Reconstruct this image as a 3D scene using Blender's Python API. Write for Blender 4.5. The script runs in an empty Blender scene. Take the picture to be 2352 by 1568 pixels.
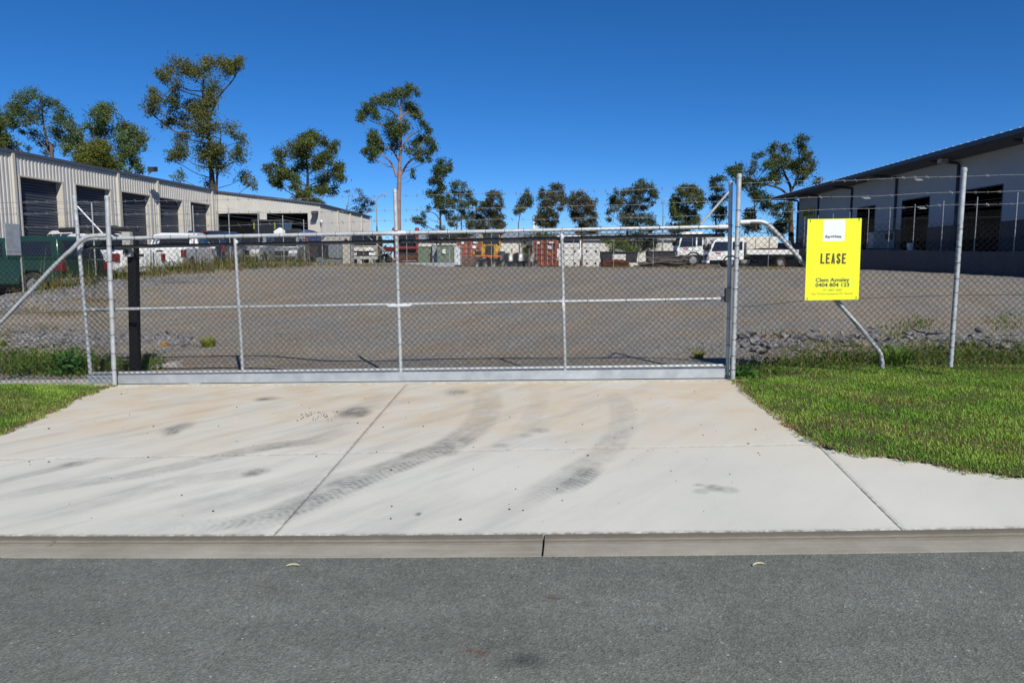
import bpy, bmesh, math, random
import numpy as np
from mathutils import Vector, Matrix

random.seed(7)
RNG = np.random.default_rng(11)
SC = bpy.context.scene
COL = SC.collection

# ------------------------------------------------------------------ camera
FPX, CX, CY = 1715.0, 1176.0, 784.0          # focal length and centre in pixels of a 2352 x 1568 picture
VX, VY = 1284.0, 591.0                       # vanishing point of the yard's long axis
PITCH = math.atan((CY - VY) / FPX)
YAW = math.atan((VX - CX) / FPX * math.cos(PITCH))
EYE = np.array([0.0, 0.0, 1.6])
FWD = np.array([-math.sin(YAW) * math.cos(PITCH), math.cos(YAW) * math.cos(PITCH), -math.sin(PITCH)])
RGT = np.array([math.cos(YAW), math.sin(YAW), 0.0])
UPV = np.cross(RGT, FWD)
cam = bpy.data.cameras.new('camera')
cam.sensor_width = 36.0
cam.lens = 36.0 * FPX / 2352.0
cam.clip_start = 0.05
cam.clip_end = 4000.0
camo = bpy.data.objects.new('camera', cam)
COL.objects.link(camo)
mw = Matrix.Identity(4)
for i in range(3):
    mw[i][0] = RGT[i]; mw[i][1] = UPV[i]; mw[i][2] = -FWD[i]; mw[i][3] = EYE[i]
camo.matrix_world = mw
SC.camera = camo

# ------------------------------------------------------------------ sky, sun, exposure
SUN_EL = math.radians(40.0)
SUN_AZ = math.radians(25.0)                  # measured from behind the camera towards the right
sun_dir = Vector((math.sin(SUN_AZ) * math.cos(SUN_EL), -math.cos(SUN_AZ) * math.cos(SUN_EL), math.sin(SUN_EL)))
world = bpy.data.worlds.new('World')
SC.world = world
world.use_nodes = True
wn = world.node_tree
sky = wn.nodes.new('ShaderNodeTexSky')
sky.sky_type = 'NISHITA'
sky.sun_disc = False
sky.sun_elevation = SUN_EL
sky.sun_rotation = math.atan2(sun_dir.x, sun_dir.y)
sky.altitude = 2000.0
sky.air_density = 0.75
sky.dust_density = 0.0
sky.ozone_density = 10.0
bg = wn.nodes['Background']
bg.inputs['Strength'].default_value = 0.092
hsv = wn.nodes.new('ShaderNodeHueSaturation')
hsv.inputs['Saturation'].default_value = 1.13
wn.links.new(sky.outputs['Color'], hsv.inputs['Color'])
wn.links.new(hsv.outputs['Color'], bg.inputs['Color'])
sl = bpy.data.lights.new('sun', 'SUN')
sl.energy = 4.3
sl.angle = math.radians(0.53)
sl.color = (1.0, 0.955, 0.86)
slo = bpy.data.objects.new('sun', sl)
COL.objects.link(slo)
slo.rotation_euler = sun_dir.to_track_quat('Z', 'Y').to_euler()
SC.view_settings.view_transform = 'Standard'
SC.view_settings.look = 'None'
SC.view_settings.exposure = 0.3
SC.view_settings.gamma = 1.0
SC.view_settings.use_curve_mapping = False

# ------------------------------------------------------------------ geometry helpers
def ray(x, y):
    return FWD * FPX + RGT * (x - CX) - UPV * (y - CY)
def atY(x, y, Y):
    v = ray(x, y); return EYE + v * (Y / v[1])
def atX(x, y, X):
    v = ray(x, y); return EYE + v * (X / v[0])
def ss(a, b, x):
    t = np.clip((np.asarray(x, float) - a) / (b - a), 0, 1)
    return t * t * (3 - 2 * t)
def kerb_y(X):
    X = np.asarray(X, float)
    Xc = np.clip(X, -5, 5)
    return 3.882 + 0.0335 * Xc + 0.0042 * Xc * Xc + (X - Xc) * np.where(X > 0, 0.0755, -0.0085)
def H(X, Y):
    """height of the land behind the kerb"""
    X = np.asarray(X, float); Y = np.asarray(Y, float)
    z = 0.0365 + 0.0535 * ss(4.1, 9.0, Y) + 0.02 * np.clip(X, -12, 9) * (1 - ss(10, 36, Y))
    z = z + 0.76 * ss(9.3, 36, Y)
    bank = 0.6 * ss(-9.0, -13.4, X) * ss(10.5, 18, Y) * (1 - 0.45 * ss(28, 52, Y))
    z = z + bank
    z = z + 0.10 * (1 - ss(-4.6, -3.4, X)) * ss(9.6, 10.6, Y) * (1 - ss(13, 16, Y))
    z = z + 0.08 * ss(2.5, 3.2, X) * ss(9.8, 10.8, Y) * (1 - ss(12, 14.5, Y))
    low = 0.35 + 0.65 * ss(21.5, 30, Y)
    z = z + (low - z) * ss(-13.9, -14.7, X) * ss(9.5, 13, Y)
    z = z + (1.9 - z) * ss(19.06, 19.14, X) * ss(14, 20, Y)
    return z
def gpts(x, y):
    """where the lines of sight through pixels meet the land"""
    x = np.atleast_1d(np.asarray(x, float)); y = np.atleast_1d(np.asarray(y, float))
    v = FWD[None] * FPX + RGT[None] * (x - CX)[:, None] - UPV[None] * (y - CY)[:, None]
    v /= np.linalg.norm(v, axis=1)[:, None]
    t = np.full(len(x), 3.0); step = 0.35; done = np.zeros(len(x), bool); hi = np.full(len(x), 300.0)
    while not done.all() and t.min() < 300:
        p = EYE + v * t[:, None]
        hit = (p[:, 2] <= H(p[:, 0], p[:, 1])) & ~done
        hi[hit] = t[hit]; done |= hit
        t = np.where(done, t, t + step); step = min(step * 1.012, 1.0)
        done |= t >= 300
    lo = hi - 1.05
    for _ in range(20):
        m = (lo + hi) / 2; p = EYE + v * m[:, None]; k = p[:, 2] <= H(p[:, 0], p[:, 1])
        hi = np.where(k, m, hi); lo = np.where(k, lo, m)
    return EYE + v * hi[:, None]
def gpt(x, y): return gpts(x, y)[0]
def proj(P):
    d = np.asarray(P) - EYE
    w = d @ FWD
    return np.stack([CX + FPX * (d @ RGT) / w, CY - FPX * (d @ UPV) / w], -1)

OFF = {}
def thing(name, label, cat, loc=(0, 0, 0), rz=0.0, group=None, kind=None):
    o = bpy.data.objects.new(name, None)
    o.empty_display_size = 0.3
    COL.objects.link(o)
    o.location = loc
    o.rotation_euler = (0, 0, rz)
    if label: o['label'] = label
    if cat: o['category'] = cat
    if group: o['group'] = group
    if kind: o['kind'] = kind
    OFF[o.name] = np.array(loc, float)
    return o
def mesh_np(name, V, F):
    V = np.asarray(V, np.float32).reshape(-1, 3); F = np.asarray(F, np.int32)
    me = bpy.data.meshes.new(name)
    n, k = F.shape
    me.vertices.add(len(V)); me.vertices.foreach_set('co', V.ravel())
    me.loops.add(n * k); me.loops.foreach_set('vertex_index', F.ravel())
    me.polygons.add(n); me.polygons.foreach_set('loop_start', np.arange(0, n * k, k, dtype=np.int32))
    me.polygons.foreach_set('loop_total', np.full(n, k, np.int32))
    me.update(calc_edges=True)
    return me
def link(name, me, m, parent=None, label=None, cat=None, group=None, kind=None, loc=None):
    o = bpy.data.objects.new(name, me)
    COL.objects.link(o)
    if m is not None and not me.materials: me.materials.append(m)
    if parent is not None: o.parent = parent
    if loc is not None: o.location = loc
    if label: o['label'] = label
    if cat: o['category'] = cat
    if group: o['group'] = group
    if kind: o['kind'] = kind
    return o

class MB:
    """collects shapes into one mesh"""
    def __init__(s): s.v = []; s.f = []
    def add(s, vs, fs):
        b = len(s.v); s.v += [tuple(map(float, p)) for p in vs]; s.f += [tuple(b + i for i in f) for f in fs]; return s
    def box(s, x0, x1, y0, y1, z0, z1):
        return s.add([(x0,y0,z0),(x1,y0,z0),(x1,y1,z0),(x0,y1,z0),(x0,y0,z1),(x1,y0,z1),(x1,y1,z1),(x0,y1,z1)],
                     [(0,3,2,1),(4,5,6,7),(0,1,5,4),(1,2,6,5),(2,3,7,6),(3,0,4,7)])
    def hexa(s, p):      # eight corners: bottom four, top four
        return s.add(p, [(0,3,2,1),(4,5,6,7),(0,1,5,4),(1,2,6,5),(2,3,7,6),(3,0,4,7)])
    def beam(s, a, b, w, h, up=(0,0,1)):
        a = Vector(a); b = Vector(b); d = (b - a).normalized(); u = Vector(up)
        r = d.cross(u); r.normalize(); u = r.cross(d)
        r = r * w / 2; u = u * h / 2
        return s.hexa([a-r-u, b-r-u, b+r-u, a+r-u, a-r+u, b-r+u, b+r+u, a+r+u])
    def tube(s, pts, rad, n=10, cap=True):
        pts = [Vector(p) for p in pts]
        if not hasattr(rad, '__len__'): rad = [rad] * len(pts)
        ref = None; rings = []
        for i, p in enumerate(pts):
            d = (pts[min(i+1, len(pts)-1)] - pts[max(i-1, 0)])
            if d.length < 1e-9: d = Vector((0,0,1))
            d.normalize()
            if ref is None:
                ref = d.orthogonal().normalized()
            else:
                ref = (ref - d * ref.dot(d))
                if ref.length < 1e-6: ref = d.orthogonal()
                ref.normalize()
            bi = d.cross(ref)
            rings.append([p + (ref * math.cos(2*math.pi*k/n) + bi * math.sin(2*math.pi*k/n)) * rad[i] for k in range(n)])
        vs = [q for r in rings for q in r]; fs = []
        for i in range(len(pts) - 1):
            for k in range(n):
                a = i*n + k; b = i*n + (k+1) % n
                fs.append((a, b, b+n, a+n))
        if cap:
            fs.append(tuple(reversed(range(n)))); fs.append(tuple((len(pts)-1)*n + k for k in range(n)))
        return s.add(vs, fs)
    def disc_y(s, cx, cy, cz, r, y0, y1, n=18):      # a wheel: axis along y
        return s.tube([(cx, y0, cz), (cx, y1, cz)], r, n)
    def prism(s, prof, wf, asym=None):      # profile in (x,z) pulled out to half width wf(z) on both sides
        n = len(prof)
        w = wf if callable(wf) else (lambda z: wf)
        vs = [(x, -w(z), z) for x, z in prof] + [(x, w(z), z) for x, z in prof]
        fs = [tuple(range(n)), tuple(reversed(range(n, 2*n)))]
        for i in range(n):
            j = (i+1) % n
            fs.append((j, i, n+i, n+j))
        return s.add(vs, fs)
    def poly_side(s, pts, wf, side, t=0.012, inset=-0.02):      # pane lying on the side of a prism
        n = len(pts); w = wf if callable(wf) else (lambda z: wf)
        vs = [(x, side*(w(z)+t), z) for x, z in pts] + [(x, side*(w(z)+inset), z) for x, z in pts]
        fs = [tuple(range(n)), tuple(reversed(range(n, 2*n)))]
        for i in range(n):
            j = (i+1) % n
            fs.append((i, n+i, n+j, j))
        return s.add(vs, fs)
    def build(s, name, m, parent=None, smooth=None, bevel=0.0, world=False, **kw):
        me = bpy.data.meshes.new(name)
        v = s.v
        if world and parent is not None:
            o = OFF[parent.name]; v = [(p[0]-o[0], p[1]-o[1], p[2]-o[2]) for p in v]
        me.from_pydata(v, [], s.f); me.update()
        bm = bmesh.new(); bm.from_mesh(me); bmesh.ops.recalc_face_normals(bm, faces=bm.faces); bm.to_mesh(me); bm.free()
        if smooth is not None:
            me.shade_smooth(); me.set_sharp_from_angle(angle=math.radians(smooth))
        o = link(name, me, m, parent, **kw)
        if bevel > 0:
            md = o.modifiers.new('bevel', 'BEVEL'); md.width = bevel; md.segments = 2; md.limit_method = 'ANGLE'; md.angle_limit = math.radians(35)
        return o
def curve_pts(pts, n=8):
    """smooth line through points"""
    P = [np.array(p, float) for p in pts]; out = []
    for i in range(len(P) - 1):
        p0 = P[max(i-1, 0)]; p1 = P[i]; p2 = P[i+1]; p3 = P[min(i+2, len(P)-1)]
        for k in range(n):
            t = k / n
            out.append(0.5 * ((2*p1) + (-p0+p2)*t + (2*p0-5*p1+4*p2-p3)*t*t + (-p0+3*p1-3*p2+p3)*t**3))
    out.append(P[-1]); return out

# ------------------------------------------------------------------ materials
MATS = {}
class NT:
    def __init__(s, name):
        s.m = bpy.data.materials.new(name); s.m.use_nodes = True; s.t = s.m.node_tree
        s.p = s.t.nodes['Principled BSDF']; s.out = s.t.nodes['Material Output']
        s.p.inputs['Specular IOR Level'].default_value = 0.3
    def n(s, ty, **kw):
        x = s.t.nodes.new(ty)
        for k, v in kw.items():
            if k.startswith('_'): setattr(x, k[1:], v)
            else: x.inputs[k].default_value = v
        return x
    def l(s, a, b): s.t.links.new(a, b)
    def pos(s, obj=False):
        return s.n('ShaderNodeTexCoord').outputs['Object'] if obj else s.n('ShaderNodeNewGeometry').outputs['Position']
    def noise(s, scale, detail=4, rough=0.55, vec=None, out='Fac'):
        x = s.n('ShaderNodeTexNoise', Scale=scale, Detail=detail, Roughness=rough)
        s.l(vec if vec is not None else s.pos(), x.inputs['Vector']); return x.outputs[out]
    def voro(s, scale, vec=None, out='Distance', feature='F1'):
        x = s.n('ShaderNodeTexVoronoi', Scale=scale, _feature=feature)
        s.l(vec if vec is not None else s.pos(), x.inputs['Vector']); return x.outputs[out]
    def ramp(s, fac, stops):
        r = s.n('ShaderNodeValToRGB'); e = r.color_ramp.elements
        while len(e) < len(stops): e.new(0.5)
        for q, (p, c) in zip(e, stops):
            q.position = p; q.color = tuple(c) + (1,) if hasattr(c, '__len__') else (c, c, c, 1)
        s.l(fac, r.inputs['Fac']); return r.outputs['Color']
    def mix(s, fac, a, b, mode='MIX'):
        x = s.n('ShaderNodeMix', _data_type='RGBA', _blend_type=mode)
        for ix, v in ((0, fac), (6, a), (7, b)):
            sock = x.inputs[ix]
            if hasattr(v, 'links'): s.l(v, sock)
            elif hasattr(v, '__len__'): sock.default_value = tuple(v) + (1,) * (4 - len(v))
            else: sock.default_value = v if ix == 0 else (v, v, v, 1)
        return x.outputs[2]
    def mul(s, a, b, op='MULTIPLY'):
        x = s.n('ShaderNodeMath', _operation=op)
        for sock, v in ((x.inputs[0], a), (x.inputs[1], b)):
            if hasattr(v, 'links'): s.l(v, sock)
            else: sock.default_value = v
        return x.outputs[0]
    def bump(s, h, strength=0.3, dist=0.01):
        b = s.n('ShaderNodeBump', Strength=strength, Distance=dist); s.l(h, b.inputs['Height']); s.l(b.outputs['Normal'], s.p.inputs['Normal'])
    def col(s, c):
        if hasattr(c, 'links'): s.l(c, s.p.inputs['Base Color'])
        else: s.p.inputs['Base Color'].default_value = tuple(c) + (1,)
    def rough(s, r):
        if hasattr(r, 'links'): s.l(r, s.p.inputs['Roughness'])
        else: s.p.inputs['Roughness'].default_value = r
def mat(name, c, rough=0.6, metal=0.0, var=0.12, scale=3.0, bump=0.0, bscale=60, spec=0.3, coat=0.0, dirt=None, dscale=2.0, damt=0.5):
    if name in MATS: return MATS[name]
    s = NT(name)
    f = s.noise(scale, 5)
    lo = tuple(max(0, x * (1 - var)) for x in c); hi = tuple(min(1, x * (1 + var)) for x in c)
    cc = s.ramp(f, [(0.3, lo), (0.7, hi)])
    if dirt is not None:
        g = s.ramp(s.noise(dscale, 6, 0.65), [(0.45, 0.0), (0.68, damt)])
        cc = s.mix(g, cc, dirt)
    s.col(cc); s.rough(rough)
    s.p.inputs['Metallic'].default_value = metal
    s.p.inputs['Specular IOR Level'].default_value = spec
    s.p.inputs['Coat Weight'].default_value = coat
    s.p.inputs['Coat Roughness'].default_value = 0.08
    if bump > 0: s.bump(s.noise(bscale, 3), bump, 0.01)
    MATS[name] = s.m
    return s.m

galv = mat('galvanised steel', (0.46, 0.48, 0.49), 0.55, 0.35, 0.18, 14.0, 0.05, 90, dirt=(0.34,0.35,0.36), dscale=9, damt=0.5)
galv_dull = mat('weathered galvanised steel', (0.36, 0.37, 0.38), 0.55, 0.5, 0.16, 6.0, 0.05, 80)
zinc = mat('zinc paint', (0.56, 0.57, 0.59), 0.55, 0.2, 0.12, 30.0, 0.1, 120)
galv_flat = mat('galvanised sheet steel', (0.45, 0.48, 0.50), 0.45, 0.45, 0.16, 5.0, 0.04, 60, dirt=(0.30,0.32,0.34), dscale=4, damt=0.6)
pvc = mat('black coated wire', (0.012, 0.012, 0.013), 0.45, 0.0, 0.2, 20)
dark_steel = mat('dark painted steel', (0.035, 0.037, 0.042), 0.55, 0.2, 0.25, 6, dirt=(0.09,0.085,0.08), dscale=5)
black_paint = mat('black painted post', (0.008, 0.008, 0.009), 0.6, 0.0, 0.3, 8, 0.05, 40)
box_grey = mat('grey plastic housing', (0.36, 0.36, 0.34), 0.6, 0, 0.1, 6)
glass = mat('dark vehicle glass', (0.012, 0.015, 0.02), 0.06, 0, 0.2, 2, spec=0.6)
tyre = mat('tyre rubber', (0.018, 0.018, 0.018), 0.85, 0, 0.3, 10, 0.2, 60, dirt=(0.10,0.09,0.075), dscale=5)
rim = mat('wheel rim steel', (0.32, 0.33, 0.34), 0.45, 0.4, 0.15, 9)
white_paint = mat('white vehicle paint', (0.74, 0.75, 0.75), 0.32, 0, 0.04, 1.5, coat=0.3, dirt=(0.50,0.47,0.42), dscale=2.2, damt=0.35)
silver_paint = mat('silver vehicle paint', (0.36, 0.38, 0.40), 0.35, 0.4, 0.08, 1.5, coat=0.3)
green_paint = mat('dark green vehicle paint', (0.010, 0.040, 0.026), 0.3, 0, 0.15, 1.5, coat=0.4)
navy_paint = mat('navy vehicle paint', (0.012, 0.020, 0.050), 0.28, 0, 0.15, 1.5, coat=0.4)
red_light = mat('red lamp lens', (0.16, 0.006, 0.010), 0.2, 0, 0.2, 15, spec=0.6)
amber_light = mat('amber lamp lens', (0.65, 0.16, 0.01), 0.2, 0, 0.2, 15, spec=0.6)
clear_light = mat('clear lamp lens', (0.70, 0.70, 0.70), 0.15, 0, 0.1, 15, spec=0.6)
plate_m = mat('number plate', (0.60, 0.60, 0.56), 0.5, 0, 0.05, 5)
black_plastic = mat('black plastic trim', (0.02, 0.02, 0.021), 0.6, 0, 0.2, 6)
rust = mat('rusty steel', (0.13, 0.045, 0.022), 0.85, 0.1, 0.4, 9, 0.3, 40, dirt=(0.05,0.03,0.025), dscale=5)
red_steel = mat('red painted steel', (0.24, 0.040, 0.032), 0.55, 0, 0.2, 4, dirt=(0.12,0.05,0.04), dscale=4)
cream = mat('cream truck body', (0.66, 0.64, 0.56), 0.45, 0, 0.06, 2, dirt=(0.40,0.33,0.24), dscale=3, damt=0.5)
timber = mat('grey weathered timber', (0.12, 0.10, 0.085), 0.85, 0, 0.4, 7, 0.3, 30)
yellow_mach = mat('yellow machine paint', (0.48, 0.27, 0.035), 0.5, 0, 0.12, 3, dirt=(0.16,0.11,0.05), dscale=3, damt=0.6)
orange_mach = mat('orange machine paint', (0.46, 0.13, 0.03), 0.5, 0, 0.12, 3, dirt=(0.2,0.09,0.03), dscale=4)
# ------------------------------------------------------------------ ground materials
def asphalt_mat():
    s = NT('asphalt')
    v = s.n('ShaderNodeTexVoronoi', Scale=95.0); s.l(s.pos(), v.inputs['Vector'])
    chip = s.ramp(v.outputs['Color'], [(0.0, 0.62), (0.5, 0.95), (0.86, 1.2), (0.955, 1.5), (1.0, 3.6)])
    big = s.ramp(s.noise(0.9, 5, 0.6), [(0.3, (0.142, 0.153, 0.134)), (0.7, (0.176, 0.190, 0.168))])
    lane = s.n('ShaderNodeMapping', _vector_type='TEXTURE'); lane.inputs['Scale'].default_value = (5.0, 0.7, 1); s.l(s.pos(), lane.inputs['Vector'])
    big = s.mix(1.0, big, s.ramp(s.noise(1.0, 5, 0.6, lane.outputs['Vector']), [(0.3, 0.84), (0.5, 1.0), (0.7, 1.13)]), 'MULTIPLY')
    big = s.mix(1.0, big, s.ramp(s.noise(7.0, 4, 0.6), [(0.3, 0.9), (0.7, 1.1)]), 'MULTIPLY')
    c = s.mix(1.0, big, chip, 'MULTIPLY')
    fine = s.ramp(s.noise(260, 3, 0.7), [(0.35, 0.6), (0.65, 1.3)])
    c = s.mix(0.85, c, fine, 'MULTIPLY')
    w_ = s.n('ShaderNodeTexVoronoi', Scale=26.0); s.l(s.pos(), w_.inputs['Vector'])
    sepc = s.n('ShaderNodeSeparateColor'); s.l(w_.outputs['Color'], sepc.inputs['Color'])
    spark = s.mul(s.ramp(w_.outputs['Distance'], [(0.10, 1.0), (0.16, 0.0)]), s.ramp(sepc.outputs['Red'], [(0.78, 0.0), (0.98, 1.0)]))
    c = s.mix(s.mul(spark, 0.75), c, (0.55, 0.56, 0.54))
    pits = s.mul(s.ramp(w_.outputs['Distance'], [(0.12, 1.0), (0.2, 0.0)]), s.ramp(sepc.outputs['Green'], [(0.70, 0.0), (0.74, 1.0)]))
    c = s.mix(s.mul(pits, 0.6), c, (0.04, 0.042, 0.04))
    att = s.n('ShaderNodeAttribute', _attribute_name='oil')
    blotch = s.mul(att.outputs['Fac'], s.ramp(s.noise(60, 4), [(0.35, 0.4), (0.6, 1.0)]))
    c = s.mix(blotch, c, (0.018, 0.019, 0.019))
    att2 = s.n('ShaderNodeAttribute', _attribute_name='rust')
    c = s.mix(s.mul(att2.outputs['Fac'], s.ramp(s.noise(70, 4), [(0.3, 0.3), (0.6, 1.0)])), c, (0.13, 0.05, 0.028))
    s.col(c); s.rough(0.85)
    h = s.mul(v.outputs['Distance'], s.noise(120, 2), 'ADD')
    s.bump(h, 0.55, 0.005)
    return s.m
def concrete_mat():
    s = NT('driveway concrete')
    base = s.ramp(s.noise(0.7, 6, 0.6), [(0.3, (0.535, 0.535, 0.485)), (0.7, (0.63, 0.63, 0.575))])
    tan = s.n('ShaderNodeAttribute', _attribute_name='tan')
    tf = s.mul(tan.outputs['Fac'], s.ramp(s.noise(1.4, 5, 0.65), [(0.32, 0.15), (0.62, 1.0)]))
    c = s.mix(tf, base, (0.56, 0.475, 0.355))
    st = s.n('ShaderNodeAttribute', _attribute_name='stain')
    sf = s.mul(s.mul(st.outputs['Fac'], s.ramp(s.noise(26, 5, 0.7), [(0.25, 0.55), (0.7, 1.0)])), s.ramp(s.noise(4.5, 6, 0.7), [(0.36, 0.42), (0.54, 1.0)]))
    mp_ = s.n('ShaderNodeMapping', _vector_type='TEXTURE'); mp_.inputs['Rotation'].default_value = (0, 0, 0.95); mp_.inputs['Scale'].default_value = (1.9, 0.36, 1); s.l(s.pos(), mp_.inputs['Vector'])
    sm = s.n('ShaderNodeAttribute', _attribute_name='smudge')
    sf2 = s.mul(sm.outputs['Fac'], s.ramp(s.noise(1.6, 7, 0.62, mp_.outputs['Vector']), [(0.47, 0.0), (0.80, 0.42)]))
    c = s.mix(sf2, c, (0.20, 0.205, 0.205))
    c = s.mix(sf, c, (0.085, 0.09, 0.095))
    grime = s.n('ShaderNodeAttribute', _attribute_name='grime')
    gf = s.mul(grime.outputs['Fac'], s.ramp(s.noise(18, 6, 0.75), [(0.38, 0.0), (0.58, 0.9)]))
    c = s.mix(gf, c, (0.055, 0.05, 0.04))
    spk = s.ramp(s.noise(130, 2, 0.6), [(0.27, 0.80), (0.36, 1.0), (0.7, 1.05)])
    c = s.mix(1.0, c, spk, 'MULTIPLY')
    pit = s.ramp(s.voro(3.2, out='Distance'), [(0.0, 0.45), (0.018, 0.6), (0.03, 1.0)])
    c = s.mix(1.0, c, pit, 'MULTIPLY')
    s.col(c); s.rough(0.8)
    s.bump(s.noise(150, 4, 0.7), 0.25, 0.003)
    return s.m
def gutter_mat():
    s = NT('gutter concrete')
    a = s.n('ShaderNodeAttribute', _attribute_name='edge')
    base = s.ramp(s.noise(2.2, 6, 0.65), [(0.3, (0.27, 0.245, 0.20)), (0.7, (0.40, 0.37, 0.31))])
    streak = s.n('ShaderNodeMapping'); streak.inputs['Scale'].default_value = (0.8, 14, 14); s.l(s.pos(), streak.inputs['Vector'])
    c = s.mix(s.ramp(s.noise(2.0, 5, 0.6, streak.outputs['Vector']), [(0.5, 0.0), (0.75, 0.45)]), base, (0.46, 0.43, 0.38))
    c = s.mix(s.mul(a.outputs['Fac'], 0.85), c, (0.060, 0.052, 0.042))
    c = s.mix(1.0, c, s.ramp(s.noise(110, 2), [(0.28, 0.7), (0.4, 1.0)]), 'MULTIPLY')
    s.col(c); s.rough(0.85); s.bump(s.noise(120, 4, 0.7), 0.4, 0.004)
    return s.m
def gravel_mat():
    s = NT('compacted gravel')
    v = s.n('ShaderNodeTexVoronoi', Scale=38.0); s.l(s.pos(), v.inputs['Vector'])
    patch = s.ramp(s.noise(0.32, 6, 0.6), [(0.43, 0.0), (0.57, 1.0)])
    c = s.mix(patch, (0.238, 0.229, 0.208), (0.276, 0.238, 0.186))
    p2 = s.ramp(s.noise(0.8, 6, 0.7), [(0.50, 0.0), (0.66, 0.8)])
    c = s.mix(p2, c, (0.29, 0.225, 0.16))
    rut = s.n('ShaderNodeMapping', _vector_type='TEXTURE'); rut.inputs['Rotation'].default_value = (0, 0, 1.25); rut.inputs['Scale'].default_value = (7.0, 0.55, 1); s.l(s.pos(), rut.inputs['Vector'])
    c = s.mix(0.45, c, s.ramp(s.noise(1.0, 4, 0.6, rut.outputs['Vector']), [(0.35, 0.78), (0.5, 1.0), (0.68, 1.22)]), 'MULTIPLY')
    c = s.mix(1.0, c, s.ramp(v.outputs['Color'], [(0.0, 0.55), (0.5, 0.95), (0.9, 1.35), (1.0, 2.2)]), 'MULTIPLY')
    c = s.mix(0.9, c, s.ramp(s.noise(14, 5, 0.75), [(0.3, 0.62), (0.7, 1.3)]), 'MULTIPLY')
    s.col(c); s.rough(0.9)
    s.bump(s.mul(v.outputs['Distance'], s.noise(30, 3), 'ADD'), 0.9, 0.02)
    return s.m
def soil_mat():
    s = NT('soil and thatch')
    c = s.ramp(s.noise(5, 6, 0.7), [(0.3, (0.045, 0.05, 0.018)), (0.55, (0.075, 0.085, 0.026)), (0.75, (0.14, 0.11, 0.06))])
    s.col(c); s.rough(0.95); s.bump(s.noise(60, 4), 0.6, 0.02)
    return s.m
def land_mat():
    s = NT('dry ground')
    c = s.ramp(s.noise(0.4, 7, 0.7), [(0.3, (0.10, 0.09, 0.07)), (0.7, (0.19, 0.165, 0.125))])
    s.col(c); s.rough(0.95); s.bump(s.noise(25, 4), 0.6, 0.03)
    return s.m
def attr_mat(name, rough=0.65, transl=0.35, spec=0.2):
    s = NT(name)
    a = s.n('ShaderNodeAttribute', _attribute_name='tint')
    s.col(a.outputs['Color']); s.rough(rough); s.p.inputs['Specular IOR Level'].default_value = spec
    if transl > 0:
        tr = s.n('ShaderNodeBsdfTranslucent'); s.l(s.mix(1.0, a.outputs['Color'], (1.25, 1.2, 0.55), 'MULTIPLY'), tr.inputs['Color'])
        mx = s.n('ShaderNodeMixShader'); mx.inputs[0].default_value = transl
        s.l(s.p.outputs[0], mx.inputs[1]); s.l(tr.outputs[0], mx.inputs[2]); s.l(mx.outputs[0], s.out.inputs['Surface'])
    return s.m
def rock_mat():
    s = NT('basalt rock')
    oi = s.n('ShaderNodeObjectInfo')
    f = s.mix(0.35, oi.outputs['Random'], s.noise(5, 4))
    c = s.ramp(f, [(0.2, (0.10, 0.102, 0.11)), (0.55, (0.17, 0.17, 0.178)), (0.8, (0.23, 0.225, 0.225)), (0.97, (0.25, 0.19, 0.14))])
    c = s.mix(s.ramp(s.noise(9, 5), [(0.5, 0.0), (0.7, 0.5)]), c, (0.17, 0.14, 0.105))
    s.col(c); s.rough(0.85); s.bump(s.noise(30, 5, 0.7), 0.5, 0.02)
    return s.m
M_ASPHALT, M_CONC, M_GUTTER, M_GRAVEL = asphalt_mat(), concrete_mat(), gutter_mat(), gravel_mat()
M_SOIL, M_LAND, M_ROCK = soil_mat(), land_mat(), rock_mat()
M_GRASS = attr_mat('grass blades', 0.55, 0.35)
M_LEAF = attr_mat('gum leaves', 0.55, 0.32, 0.25)
M_STONE = attr_mat('loose stones', 0.9, 0.0)

def set_attr(me, name, val):
    a = me.attributes.new(name, 'FLOAT', 'POINT'); a.data.foreach_set('value', np.asarray(val, np.float32))
def set_tint(me, rgb):
    a = me.attributes.new('tint', 'FLOAT_COLOR', 'POINT')
    q = np.ones((len(rgb), 4), np.float32); q[:, :3] = rgb; a.data.foreach_set('color', q.ravel())
def grid_faces(nu, nv):
    i = np.arange(nu - 1)[:, None] * nv + np.arange(nv - 1)[None, :]
    return np.stack([i, i + nv, i + nv + 1, i + 1], -1).reshape(-1, 4)
def sheet(name, xs, ys, zf, m, **kw):
    X, Y = np.meshgrid(xs, ys, indexing='ij')
    V = np.stack([X, Y, zf(X, Y)], -1).reshape(-1, 3)
    me = mesh_np(name, V, grid_faces(len(xs), len(ys)))
    me.shade_smooth()
    return link(name, me, m, **kw), V

# ------------------------------------------------------------------ terrain
xs = np.unique(np.concatenate([np.linspace(-900, -60, 15), np.linspace(-60, -15, 46), np.linspace(-15, -13, 21), np.linspace(-13, 18.5, 64), [19.0, 19.05, 19.08, 19.12, 19.16, 19.3], np.linspace(20, 80, 31), np.linspace(90, 900, 12)]))
ys = np.unique(np.concatenate([[-200, -60, 3.0, 4.3], np.linspace(5, 36, 63), np.linspace(37, 80, 44), np.linspace(85, 1500, 25)]))
def zland(X, Y):
    z = H(X, Y) - 0.07
    inyard = (X > -13.6) & (X < 18.9) & (Y < 60)
    z = np.where(inyard, z - 0.12, z)
    z = np.where(Y < 9.3, np.minimum(z, 0.02 * np.clip(X, -900, 900) * 0 - 0.05) - 0.5, z)
    return z
sheet('ground', xs, ys, zland, M_LAND, kind='structure')
bx = np.linspace(-13.75, 19.0, 220); by = np.unique(np.concatenate([np.linspace(9.35, 20, 110), np.linspace(20, 59.5, 120)]))
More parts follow.
